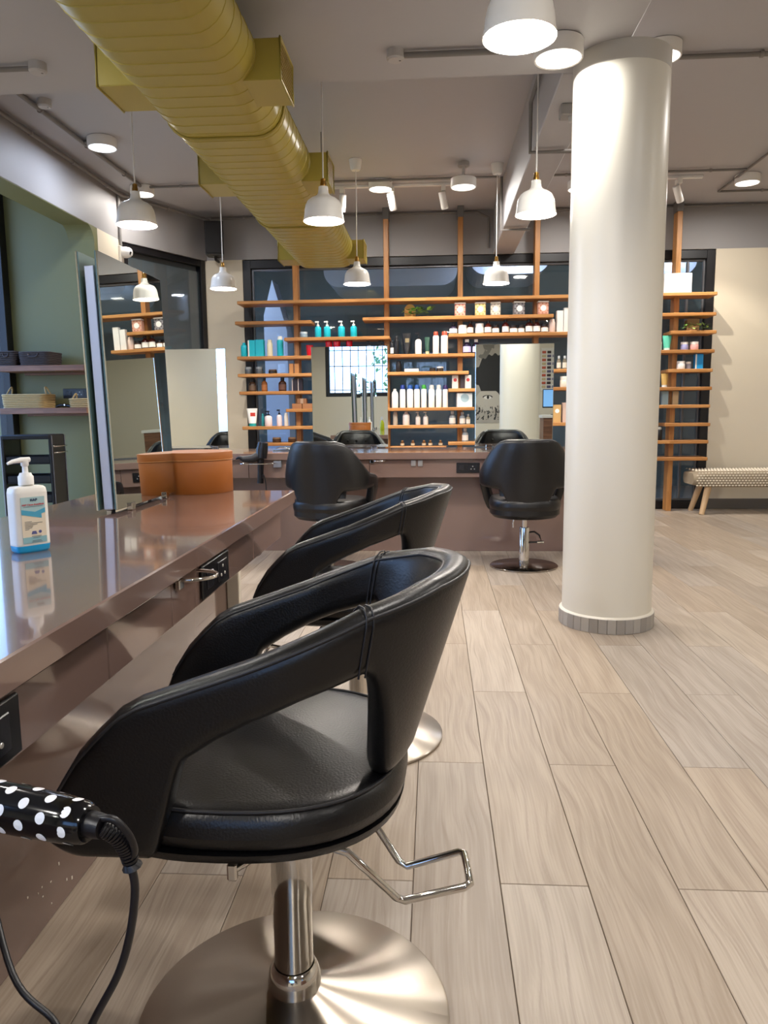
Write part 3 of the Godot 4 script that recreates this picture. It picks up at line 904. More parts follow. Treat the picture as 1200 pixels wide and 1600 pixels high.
func disc_light(at: Vector3, label: String, drop := 0.0, cool := false, group := "", e := 1.0) -> void:
	var t := thing("ceiling_light", label, "light", at, 0.0, group)
	var y := -drop
	if drop > 0.0:
		obj("stem", turned(cyl(0.012, -drop, -0.02), Vector3.ZERO, 12), mat("c9c6c2", 0.4), t)
		obj("ceiling_rose", turned(cyl(0.05, -0.035, -0.001), Vector3.ZERO, 20), mat("9a9693", 0.4), t)
	obj("housing", turned([Vector2(0.098, y - 0.072), Vector2(0.105, y - 0.075), Vector2(0.108, y - 0.07), Vector2(0.108, y - 0.004), Vector2(0.104, y - 0.001), Vector2(0, y - 0.001)], Vector3.ZERO, 32), mat("e9e7e3", 0.4), t)
	obj("diffuser", turned([Vector2(0.0, y - 0.072), Vector2(0.1, y - 0.0715)], Vector3.ZERO, 32), glow("eaf2ff" if cool else "fff8ee", 4.0), t)
	var l := AreaLight3D.new()
	l.name = "panel_light"
	l.area_size = Vector2(0.17, 0.17)
	l.light_color = Color.html("dfeaff") if cool else Color.html("fff9f2")
	l.light_energy = DISC_E * e
	l.area_range = 14.0
	l.area_attenuation = 2.0
	l.shadow_enabled = true
	l.rotation_degrees = Vector3(-90, 0, 0)
	l.position = Vector3(0, y - 0.078, 0)
	t.add_child(l)

func track_spot(at: Vector3, aim: Vector3, label: String) -> void:
	var t := thing("track_spotlight", label, "spotlight", at, 0.0, "white track spotlights")
	obj("adapter", box(Vector3(0, -0.025, 0), Vector3(0.04, 0.05, 0.1), 0.004), m_white, t)
	obj("yoke", turned(cyl(0.008, -0.085, -0.045), Vector3.ZERO, 10), m_white, t)
	var b := Basis.looking_at(aim.normalized(), Vector3.UP) * Basis(Vector3.RIGHT, -PI / 2)
	var c := Vector3(0, -0.13, 0)
	obj("barrel", turned([Vector2(0, -0.075), Vector2(0.031, -0.075), Vector2(0.033, -0.072), Vector2(0.033, 0.07), Vector2(0.03, 0.075), Vector2(0.026, 0.062), Vector2(0.0, 0.062)], c, 20, b), m_white, t)
	obj("lens", turned([Vector2(0.0, 0.0), Vector2(0.025, 0.0)], c + aim.normalized() * 0.064, 16, b), glow("fff0dc", 3.0), t)
	var l := SpotLight3D.new()
	l.name = "spot_light"
	l.light_color = Color.html("fff4e4")
	l.light_energy = SPOT_E
	l.light_size = 0.01
	l.spot_range = 12.0
	l.spot_attenuation = 2.0
	l.spot_angle = 32.0
	l.spot_angle_attenuation = 0.6
	l.shadow_enabled = true
	t.add_child(l)
	l.position = c + aim.normalized() * 0.085
	l.basis = Basis.looking_at(aim.normalized(), Vector3.UP)

func build_lamps() -> void:
	pendant(Vector3(0.262, 2.2, -2.5), DROP, "white bell pendant lamp hanging below the dropped slab near the column", false)
	pendant(Vector3(-1.69, 2.14, -4.4), CEIL, "white bell pendant lamp hanging beside the duct outlet and green alcove", false)
	pendant(Vector3(-0.605, 2.117, -4.33), CEIL, "white bell pendant lamp on a long cord in front of the duct", false)
	pendant(Vector3(0.568, 2.15, -4.45), CEIL, "white bell pendant lamp on a long cord in front of the beam", false)
	pendant(Vector3(-1.835, 2.145, -6.72), CEIL, "white bell pendant lamp over the counter near the corner speaker", true)
	pendant(Vector3(-0.643, 2.134, -6.55), CEIL, "white bell pendant lamp over the counter at the end of the duct", true)
	pendant(Vector3(0.537, 2.15, -6.77), CEIL, "white bell pendant lamp over the counter beside the beam", true)
	disc_light(Vector3(-2.49, CEIL, -5.87), "cool white round ceiling light beside the conduit above the alcove", 0.0, true, "", 0.7)
	disc_light(Vector3(-2.66, CEIL, -7.1), "round ceiling light in the corner above the dome camera", 0.0, false, "", 0.45)
	disc_light(Vector3(-0.48, CEIL, -7.16), "round ceiling light next to the white spotlight track")
	disc_light(Vector3(0.25, CEIL, -6.7), "round ceiling light hanging on a short stem", 0.13)
	disc_light(Vector3(0.55, DROP, -3.62), "round ceiling light on the dropped slab beside the column")
	disc_light(Vector3(1.3, CEIL, -4.72), "round ceiling light half hidden behind the top of the column")
	disc_light(Vector3(2.8, CEIL, -7.3), "round ceiling light at the end of the conduit near the cream wall")
	disc_light(Vector3(1.33, CEIL, -7.35), "round ceiling light peeping out behind the column")
	for p in [[Vector3(-1.9, DROP, -2.4), "left of the duct behind the near mirror"], [Vector3(0.3, DROP, -1.2), "above the first tub chair"], [Vector3(-1.9, DROP, 0.6), "beside the tall left window"], [Vector3(0.3, DROP, 1.4), "near the barred rear window"]]:
		disc_light(p[0], "round ceiling light on the dropped slab " + p[1], 0.0, false, "ceiling lights over the near end of the room", 0.75 if p[0].z < 0 else 1.7)
	for p in [[Vector3(2.9, CEIL, -4.7), "between the column and the bench"], [Vector3(2.2, CEIL, -1.6), "over the middle of the open floor"], [Vector3(4.2, CEIL, -2.6), "close to the right wall"], [Vector3(2.6, CEIL, 1.2), "over the reception desk"]]:
		disc_light(p[0], "round light on the high ceiling " + p[1], 0.0, false, "ceiling lights over the open floor")
	for p in [[Vector3(-2.75, 3.2, -9.4), "left of the pale pillar"], [Vector3(-1.2, 3.2, -10.0), "behind the duct end"], [Vector3(0.1, 3.2, -10.0), "behind the middle posts"], [Vector3(1.0, 3.2, -9.6), "behind the beam end"], [Vector3(2.9, 3.2, -9.8), "behind the right hand shelves"]]:
		disc_light(p[0], "cool round arcade light outside the back window " + p[1], 0.0, true, "arcade ceiling lights", 1.3)
	var tr := thing("light_track", "white spotlight track below the ceiling in front of the shelves", "track")
	obj("rail", box(Vector3(-0.3, CEIL - 0.012, -7.27), Vector3(1.25, 0.024, 0.035), 0.003), m_white, tr)
	obj("end_cap", box(Vector3(0.335, CEIL - 0.012, -7.27), Vector3(0.02, 0.026, 0.037), 0.003), mat("d5d3cf", 0.4), tr)
	track_spot(Vector3(-0.84, CEIL - 0.024, -7.27), Vector3(-0.1, -0.9, -0.25), "white track spotlight nearest the duct end")
	track_spot(Vector3(-0.38, CEIL - 0.024, -7.27), Vector3(0.18, -0.9, -0.3), "white track spotlight in the middle of the track")
	track_spot(Vector3(0.09, CEIL - 0.024, -7.27), Vector3(0.2, -0.9, -0.3), "white track spotlight at the track end near the beam")
	var tr2 := thing("light_track", "short white spotlight track right of the column", "track")
	obj("rail", box(Vector3(2.2, CEIL - 0.012, -7.27), Vector3(0.4, 0.024, 0.035), 0.003), m_white, tr2)
	track_spot(Vector3(2.19, CEIL - 0.024, -7.27), Vector3(0.42, -0.82, -0.42), "white track spotlight above the right hand shelves")

func conduit(label: String, runs: Array, r := 0.011) -> void:
	var t := thing("conduit", label, "conduit")
	var clip := mat("8a8683", 0.45)
	for run in runs:
		obj("pipe_run", pipe(run, r, 8), m_conduit, t)
		for i in run.size() - 1:
			var a: Vector3 = run[i]
			var b: Vector3 = run[i + 1]
			var n := int((b - a).length() / 0.6)
			for k in n:
				var p := a.lerp(b, (k + 0.5) / n)
				var d := (b - a).normalized()
				obj("pipe_clip", pipe([p - d * 0.009, p + d * 0.009], r * 1.45, 8), clip, t)

func junction(at: Vector3, label: String, s := 0.04) -> void:
	var t := thing("junction_box", label, "junction box", at)
	obj("body", turned([Vector2(0, -s * 1.1), Vector2(s * 0.82, -s * 1.1), Vector2(s, -s * 0.9), Vector2(s, 0), Vector2(0, 0)], Vector3.ZERO, 16), mat("b9b6b4", 0.45), t)
	obj("cover_screw", turned([Vector2(0, -s * 1.16), Vector2(s * 0.12, -s * 1.14), Vector2(s * 0.14, -s * 1.09)], Vector3(s * 0.5, 0, 0), 8), m_conduit, t)

func build_conduits() -> void:
	var y := CEIL - 0.024
	conduit("grey conduit across the ceiling in front of the shelves", [[Vector3(-2.6, y, -7.05), Vector3(0.57, y, -7.05)], [Vector3(0.85, y, -7.05), Vector3(2.70, y, -7.05)]])
	conduit("grey conduit along the top of the back wall", [[Vector3(-2.35, y, -8.228), Vector3(0.45, y, -8.228), Vector3(0.57, y - 0.06, -8.228), Vector3(0.57, 2.74, -8.228)], [Vector3(0.86, y, -8.228), Vector3(4.9, y, -8.228)]])
	conduit("grey conduit running towards the ceiling light by the cream wall", [[Vector3(2.70, y, -6.2), Vector3(2.70, y, -7.72), Vector3(3.5, y, -7.72)], [Vector3(2.70, y, -6.2), Vector3(2.9, y, -5.6), Vector3(2.9, y, -5.1)]])
	conduit("thick grey conduit on the high ceiling right of the column", [[Vector3(0.9, y, -4.84), Vector3(4.9, y, -4.84)]], 0.015)
	conduit("pale conduit stepping down the side of the beam", [[Vector3(0.598, 2.95, -4.0), Vector3(0.598, 2.95, -5.0), Vector3(0.598, 2.655, -5.0), Vector3(0.86, 2.655, -5.0)], [Vector3(0.598, y, -7.05), Vector3(0.598, 2.655, -7.05), Vector3(0.85, 2.655, -7.05)]], 0.013)
	conduit("grey conduit on the dropped slab ending in a box", [[Vector3(-0.14, DROP - 0.022, -3.64), Vector3(0.45, DROP - 0.022, -3.64)]], 0.014)
	conduit("grey conduit on the slab left of the duct", [[Vector3(-1.84, DROP - 0.022, -3.62), Vector3(-2.9, DROP - 0.022, -3.62)]], 0.012)
	conduit("pair of grey conduits above the green alcove", [[Vector3(-2.64, y, -4.2), Vector3(-2.64, y, -7.0)], [Vector3(-2.62, y, -5.87), Vector3(-2.56, y, -5.87)]], 0.016)
	conduit("pale conduit along the top of the left wall", [[Vector3(-2.90, y - 0.02, -4.0), Vector3(-2.90, y - 0.02, -7.2), Vector3(-2.37, y - 0.02, -8.2)], [Vector3(-2.912, y, -7.16), Vector3(-2.912, 2.63, -7.16)]], 0.014)
	junction(Vector3(-1.82, DROP, -3.62), "grey junction box on the slab at the conduit end left of the duct")
	junction(Vector3(-0.17, DROP, -3.64), "grey junction box on the slab at the conduit end near the big pendant")
	junction(Vector3(-2.56, CEIL, -5.15), "grey junction box on the conduit above the green alcove", 0.045)
	junction(Vector3(0.26, CEIL, -4.35), "small grey box on the high ceiling behind the slab edge")
	var bx := thing("junction_box", "pale square box on the beam beside the column top", "junction box", Vector3(0.72, DROP, -4.35))
	obj("body", box(Vector3(0, -0.03, 0), Vector3(0.09, 0.06, 0.09), 0.006), mat("9a9794", 0.45), bx)
	obj("gland", turned(cyl(0.014, -0.09, -0.06), Vector3(0.01, 0, 0.02), 10), mat("c4c2be", 0.4), bx)
	# speaker and camera
	var sp := thing("wall_speaker", "black loudspeaker mounted high in the corner", "speaker", Vector3(-2.27, 2.69, -8.05), 0.2)
	var st := S()
	prism(st, ccw(PackedVector2Array([Vector2(-0.095, -0.1), Vector2(0.095, -0.1), Vector2(0.08, 0.09), Vector2(0.03, 0.11), Vector2(-0.03, 0.11), Vector2(-0.08, 0.09)])), 0.0, 0.33, func(u, v, w): return Vector3(u, w, -v))
	st.generate_normals()
	obj("cabinet", st, mat("0e0e11", 0.5), sp)
	obj("grille", box(Vector3(0, 0.165, 0.105), Vector3(0.172, 0.31, 0.012), 0.005), mat("141418", 0.7), sp)
	obj("bracket", pipe([Vector3(0, 0.0, -0.02), Vector3(0, -0.03, -0.03), Vector3(0.02, -0.03, -0.16)], 0.014, 8), m_black, sp)
	var dc := thing("security_camera", "white turret security camera at the end of the left wall", "camera", Vector3(-2.93, 2.57, -7.19))
	obj("mounting_box", box(Vector3(0.012, -0.03, 0.02), Vector3(0.025, 0.17, 0.07), 0.004), mat("dcd6ca", 0.45), dc)
	obj("turret", turned([Vector2(0.0, 0.0), Vector2(0.05, 0.0), Vector2(0.052, 0.03), Vector2(0.045, 0.06), Vector2(0.03, 0.08), Vector2(0, 0.086)], Vector3(0.025, 0, 0), 24, Basis(Vector3.FORWARD, PI / 2)), m_white, dc)
	obj("lens", turned([Vector2(0.0, 0.0), Vector2(0.016, 0.0), Vector2(0.016, 0.006), Vector2(0, 0.008)], Vector3(0.1, -0.012, 0.022), 16, Basis(Vector3.FORWARD, PI / 2 + 0.3)), mat("0c0c10", 0.1), dc)

# ---------------------------------------------------------------- counters
func socket_plate(at: Vector3, turn: float, w: float, h: float, label: String) -> void:
	var t := thing("power_socket", label, "socket", at, turn)
	var bk := mat("131316", 0.3)
	obj("plate", box(Vector3(0, 0, 0.004), Vector3(w, h, 0.008), 0.003), bk, t)
	obj("switch_rocker", box(Vector3(-w * 0.27, 0, 0.0095), Vector3(w * 0.22, h * 0.5, 0.005), 0.0015), mat("1d1d22", 0.25), t)
	obj("outlet_insert", box(Vector3(w * 0.2, 0, 0.0092), Vector3(w * 0.34, h * 0.62, 0.004), 0.0015), mat("1d1d22", 0.25), t)
	var st := S()
	for e in [[0.2, 0.14], [0.13, -0.12], [0.27, -0.12]]:
		lathe(st, [Vector2(0.0, 0.0012), Vector2(0.0035, 0.0012), Vector2(0.0042, 0.0)], Vector3(e[0] * w, e[1] * h, 0.0112), 8, Basis(Vector3.RIGHT, PI / 2))
	st.generate_normals()
	obj("pin_holes", st, mat("c9c6c0", 0.3, 0.6), t)

func build_back_counter() -> void:
	var b := thing("counter_base", "dark mauve base with drawers under the long counter at the back", "cabinet")
	slab_piece(b, "base_panel", -2.38, 1.22, 0.0, 0.719, -6.28, -5.76, m_counter, 0.002)
	var seams := [-2.4, -2.293, -1.385, -0.477, 0.43, 1.24]
	for i in 5:
		slab_piece(b, "drawer", seams[i] + 0.0015, seams[i + 1] - 0.0015, 0.585, 0.7185, -5.76, -5.587, m_counter, 0.002)
	for x in [-0.15, -0.1]:
		obj("latch_plate", box(Vector3(x, 0.69, -5.583), Vector3(0.035, 0.045, 0.008), 0.002), mat("b8b4b0", 0.3, 0.8), b)
	var t := thing("countertop", "long glossy mauve brown worktop under the back mirrors", "countertop")
	slab_piece(t, "worktop", -2.42, 1.27, 0.72, TOP, -6.33, -5.557, m_counter, 0.003)
	for e in [[-2.03, "tall frameless mirror beside the slanted corner, half behind the hat box"], [-0.69, "tall frameless mirror standing behind the turned black chair"], [0.65, "tall frameless mirror beside the column"]]:
		var m := thing("wall_mirror", e[1], "mirror", Vector3(e[0], TOP, -6.27), -0.018 if e[0] > 0 else 0.0, "frameless mirrors on the back counter")
		obj("mirror_glass", box(Vector3(0, 0.418, 0), Vector3(0.626, 0.82, 0.006), 0.002), m_mirror, m)
		obj("mirror_back", box(Vector3(0, 0.418, -0.007), Vector3(0.622, 0.816, 0.008), 0.001), mat("566b66", 0.5), m)
		for s in [-1.0, 1.0]:
			obj("clamp", box(Vector3(s * 0.2, 0.012, -0.002), Vector3(0.05, 0.024, 0.03), 0.003), m_chrome, m)
	socket_plate(Vector3(0.25, 0.655, -5.585), 0.0, 0.17, 0.075, "black power socket on the back drawers beside the right chair")
	socket_plate(Vector3(-1.75, 0.655, -5.585), 0.0, 0.17, 0.075, "black power socket on the back drawers left of the hair dryer")
	tool_ring(Vector3(-0.4, 0.712, -5.585), 0.0, "chrome tool ring under the back counter near the latch plates")
	var th := thing("metal_tray", "flat steel plate lying on the back counter beside the mirror", "plate", Vector3(-1.16, TOP, -6.1))
	obj("sheet", box(Vector3(0, 0.005, 0), Vector3(0.23, 0.01, 0.3), 0.002), mat("9fb0bd", 0.15, 0.8), th)
	obj("rim", pipe([Vector3(-0.115, 0.012, -0.15), Vector3(0.115, 0.012, -0.15), Vector3(0.115, 0.012, 0.15), Vector3(-0.115, 0.012, 0.15)], 0.003, 6, true), m_chrome, th)

func tool_ring(at: Vector3, turn: float, label: String) -> void:
	var t := thing("tool_holder", label, "holder", at, turn)
	obj("bracket", box(Vector3(-0.055, -0.008, 0.006), Vector3(0.03, 0.022, 0.012), 0.002), m_chrome, t)
	var p := []
	for i in 21:
		var a := -PI * 0.5 + PI * i / 20.0
		p.append(Vector3(sin(a) * 0.052 - 0.0, 0, 0.012 + cos(a) * 0.062))
	obj("ring", pipe(p, 0.0042, 8), m_chrome, t)

func double_mirror(z0: float, z1: float, label: String, lean := 1.4) -> void:
	var t := thing("double_mirror", label, "mirror", Vector3(-1.008, TOP, (z0 + z1) / 2))
	t.rotation.z = deg_to_rad(lean)
	var l := z1 - z0
	for s in [-1.0, 1.0]:
		obj("mirror_glass", box(Vector3(s * 0.031, 0.4, 0), Vector3(0.005, 0.776, l), 0.001), m_mirror, t)
		obj("mirror_back", box(Vector3(s * 0.0265, 0.4, 0), Vector3(0.004, 0.774, l - 0.002), 0.0005), mat("4f6a66", 0.3), t)
		obj("channel", box(Vector3(0, 0.38, s * (l / 2 - 0.022)), Vector3(0.03, 0.735, 0.022), 0.002), mat("c3c4cc", 0.3, 0.7), t)
		for k in [-1.0, 1.0]:
			obj("clamp", box(Vector3(s * 0.034, 0.012, k * l * 0.3), Vector3(0.018, 0.024, 0.03), 0.002), m_chrome, t)

func build_peninsula() -> void:
	var b := thing("counter_base", "mauve brown recessed base with drawers below the near counter", "cabinet")
	slab_piece(b, "base_panel", -1.04, -0.825, 0.0, 0.719, -2.93, 0.78, m_counter, 0.002)
	var seams := [-2.76, -2.325, -1.573, -1.248, -0.5, 0.25, 0.78]
	for i in 6:
		slab_piece(b, "drawer", -0.83, -0.57, 0.615, 0.7185, seams[i] + 0.0015, seams[i + 1] - 0.0015, m_counter, 0.002)
	slab_piece(b, "support_leg", -0.824, -0.775, 0.0, 0.719, -2.94, -2.9, mat("dcd5c6", 0.4), 0.003)
	var chip := mat("e6dccf", 0.7)
	for i in 9:
		obj("paint_chip", box(Vector3(-0.8245, 0.02 + rng.randf() * 0.09, -1.36 - rng.randf() * 0.2), Vector3(0.0012, 0.002 + rng.randf() * 0.006, 0.002 + rng.randf() * 0.003), 0.0), chip, b)
	var t := thing("countertop", "glossy mauve brown worktop carrying the hat box and pump bottle", "countertop")
	slab_piece(t, "worktop", -1.31, -0.55, 0.72, TOP, -2.95, 0.8, m_counter, 0.003)
	double_mirror(-2.785, -2.26, "double sided mirror standing on the near counter beside the hat box")
	double_mirror(-1.36, -0.77, "double sided mirror on the near counter beside the pump bottle", 0.4)
	double_mirror(-0.1, 0.5, "double sided mirror at the photographer's end of the near counter", 0.4)
	socket_plate(Vector3(-0.568, 0.667, -1.885), PI / 2, 0.235, 0.085, "black power socket on the near drawers behind the chrome ring")
	socket_plate(Vector3(-0.568, 0.667, -0.83), PI / 2, 0.235, 0.085, "black power socket on the near drawers beside the polka dot iron")
	tool_ring(Vector3(-0.568, 0.712, -1.66), PI / 2, "chrome tool ring under the near counter")

# ---------------------------------------------------------------- chairs
func shell_point(p: Dictionary, q: float, y: float, off: float) -> Vector3:
	var aq := absf(q)
	var sg := signf(q) if q != 0.0 else 1.0
	var x: float
	var z: float
	var n: Vector2
	if aq <= 1.0:
		var a := aq * PI / 2
		x = p.a * cos(a)
		z = p.b * sin(a)
		n = Vector2(cos(a) / p.a, sin(a) / p.b).normalized()
	else:
		x = -(aq - 1.0) * p.f
		z = p.b - p.inward * (aq - 1.0) * (aq - 1.0)
		n = Vector2(-2.0 * p.inward * (aq - 1.0) / p.f * 0.0, 1.0)
	var t := clampf((y - p.ybot) / (p.ymax - p.ybot), 0.0, 1.0)
	var fx: float = lerpf(p.fb, 1.0, t) if x > 0 else lerpf(p.ff, 1.0, t)
	var fz: float = lerpf(p.fs, 1.0, t)
	if p.has("zt"):
		fz = lerp_table(p.zt, y)
	return Vector3(x * fx - n.x * off, y, (z * fz - n.y * off) * sg)

func shell_mesh(p: Dictionary) -> ArrayMesh:
	var g := []
	var n := 240
	var ht: float = p.t / 2
	for i in n + 1:
		var q := -2.0 + 4.0 * i / n
		var aq := absf(q)
		var y1 := lerp_table(p.top, aq)
		var kb := 1.0 - smoothstep(p.cut_b - p.wb, p.cut_b + p.wb, aq)
		var kf := smoothstep(p.cut_f - p.wf, p.cut_f + p.wf, aq)
		var y0 := lerp_table(p.arm, aq)
		y0 = lerpf(y0, p.yback, kb)
		y0 = lerpf(y0, p.ybot, kf)
		y0 += 0.03 * pow(maxf(0.0, aq - 1.8) / 0.2, 2.0)
		y0 = minf(y0, y1 - 0.012)
		var r := minf(ht, (y1 - y0) / 2)
		var ring := []
		for k in 8:
			ring.append(shell_point(p, q, lerpf(y0 + r, y1 - r, k / 7.0), 0.0 + (ht - r)))
		for k in range(1, 7):
			var a := PI * k / 7.0
			ring.append(shell_point(p, q, y1 - r + sin(a) * r, ht - cos(a) * r))
		for k in 8:
			ring.append(shell_point(p, q, lerpf(y1 - r, y0 + r, k / 7.0), p.t - (ht - r)))
		for k in range(1, 7):
			var a := PI * k / 7.0
			ring.append(shell_point(p, q, y0 + r - sin(a) * r, ht + cos(a) * r))
		g.append(ring)
	var st := S()
	grid(st, g, false, true, false)
	for e in [0, n]:
		var c := Vector3.ZERO
		for v in g[e]:
			c += v
		c /= g[e].size()
		for k in g[e].size():
			var k2: int = (k + 1) % g[e].size()
			if e == 0:
				tri(st, c, g[e][k2], g[e][k])
			else:
				tri(st, c, g[e][k], g[e][k2])
	st.generate_normals()
	return st.commit()

func shell_line(p: Dictionary, q0: float, q1: float, off: float, dy: float, n := 60) -> Array:
	var o := []
	for i in n + 1:
		var q := lerpf(q0, q1, float(i) / n)
		o.append(shell_point(p, q, lerp_table(p.top, absf(q)) + dy, off))
	return o

func cushion(cx: float, a: float, b: float, y0: float, y1: float, ex := 0.8, bulge := 0.012) -> SurfaceTool:
	var h := y1 - y0
	return turned([Vector2(0, y0), Vector2(0.94, y0), Vector2(0.985, y0 + h * 0.15), Vector2(1.0, y0 + h * 0.4), Vector2(0.995, y0 + h * 0.62), Vector2(0.97, y0 + h * 0.85), Vector2(0.93, y0 + h * 0.97), Vector2(0.86, y1), Vector2(0.6, y1 + bulge * 0.6), Vector2(0.3, y1 + bulge), Vector2(0, y1 + bulge)], Vector3(cx, 0, 0), 56, Basis.IDENTITY, a, b, ex)

func make_chair_a() -> Node3D:
	var t := thing("styling_chair", "black leather tub chair on a brushed cone base beside the pump bottle counter", "chair", Vector3.ZERO, 0.0, "tub chairs along the near counter")
	var p := {"a": 0.315, "b": 0.272, "f": 0.305, "inward": 0.0, "t": 0.05, "ybot": 0.452, "ymax": 0.845, "yback": 0.525, "fb": 0.6, "ff": 1.0, "fs": 0.955,
		"top": [Vector2(0, 0.845), Vector2(0.35, 0.836), Vector2(0.63, 0.811), Vector2(1.0, 0.748), Vector2(1.5, 0.694), Vector2(1.6, 0.677), Vector2(1.7, 0.648), Vector2(1.8, 0.615), Vector2(1.9, 0.568), Vector2(1.97, 0.515), Vector2(2.0, 0.482)],
		"arm": [Vector2(0.5, 0.722), Vector2(0.63, 0.711), Vector2(0.83, 0.686), Vector2(1.16, 0.633), Vector2(1.4, 0.585)],
		"cut_b": 0.47, "wb": 0.14, "cut_f": 1.4, "wf": 0.1}
	obj("tub_shell", shell_mesh(p), m_leather, t)
	var thread := mat("1c1c20", 0.45)
	obj("piping", pipe(shell_line(p, -1.93, 1.93, 0.004, -0.012, 110), 0.0032, 6), thread, t)
	obj("piping", pipe(shell_line(p, -1.9, 1.9, 0.046, -0.012, 110), 0.0028, 6), thread, t)
	for s in [-1.0, 1.0]:
		for dq in [-0.012, 0.012]:
			var q: float = s * (0.63 + dq)
			var loop := []
			for k in 9:
				loop.append(shell_point(p, q, lerpf(0.716, 0.785, k / 8.0), -0.001))
			for k in 6:
				var a := PI * k / 5.0
				loop.append(shell_point(p, q, 0.787 + sin(a) * 0.0262, 0.025 - cos(a) * 0.0262))
			for k in 9:
				loop.append(shell_point(p, q, lerpf(0.785, 0.716, k / 8.0), 0.051))
			obj("seam", pipe(loop, 0.0016, 5), thread, t)
	obj("seat_cushion", cushion(-0.045, 0.25, 0.252, 0.462, 0.528), m_leather, t)
	var sp := []
	for i in 48:
		var an := TAU * i / 48
		var ca := cos(an)
		var sa := sin(an)
		sp.append(Vector3(-0.045 + signf(ca) * pow(absf(ca), 0.8) * 0.241, 0.5245, signf(sa) * pow(absf(sa), 0.8) * 0.243))
	obj("cushion_piping", pipe(sp, 0.0028, 6, true), thread, t)
	obj("seat_pan", turned([Vector2(0, 0.41), Vector2(0.55, 0.415), Vector2(0.9, 0.437), Vector2(0.985, 0.45), Vector2(1.0, 0.463), Vector2(0, 0.464)], Vector3(-0.055, 0, 0), 56, Basis.IDENTITY, 0.256, 0.25, 0.8), m_leather, t)
	obj("mounting_plate", box(Vector3(0, 0.4, 0), Vector3(0.18, 0.022, 0.18), 0.003), mat("2a2a2e", 0.4), t)
	obj("pump_sleeve", turned([Vector2(0.0, 0.1), Vector2(0.0345, 0.1), Vector2(0.0345, 0.24), Vector2(0.0362, 0.244), Vector2(0.0362, 0.392), Vector2(0, 0.392)], Vector3.ZERO, 40), m_chrome, t)
	obj("collar", turned([Vector2(0.036, 0.05), Vector2(0.046, 0.055), Vector2(0.0475, 0.075), Vector2(0.045, 0.092), Vector2(0.04, 0.102), Vector2(0.036, 0.106)], Vector3.ZERO, 40), m_chrome, t)
	obj("cone_base", turned([Vector2(0.272, 0.0), Vector2(0.277, 0.003), Vector2(0.277, 0.008), Vector2(0.272, 0.0115), Vector2(0.2, 0.025), Vector2(0.13, 0.04), Vector2(0.08, 0.053), Vector2(0.04, 0.066)], Vector3.ZERO, 96), m_brushed, t)
	var fr := [Vector3(0.05, 0.392, 0.09), Vector3(0.11, 0.375, 0.09), Vector3(0.186, 0.274, 0.054), Vector3(0.2, 0.266, 0.05), Vector3(0.3, 0.289, 0.043), Vector3(0.31, 0.29, 0.034), Vector3(0.304, 0.29, -0.052), Vector3(0.294, 0.288, -0.06), Vector3(0.2, 0.266, -0.046), Vector3(0.186, 0.274, -0.05), Vector3(0.115, 0.375, -0.07), Vector3(0.05, 0.392, -0.07)]
	obj("footrest", pipe(fr, 0.0068, 10), m_chrome, t)
	obj("lever", pipe([Vector3(-0.02, 0.38, 0.09), Vector3(-0.05, 0.37, 0.12), Vector3(-0.07, 0.362, 0.13)], 0.006, 8), m_chrome, t)
	obj("lever_bracket", box(Vector3(-0.068, 0.362, 0.13), Vector3(0.016, 0.03, 0.012), 0.003), m_chrome, t)
	return t

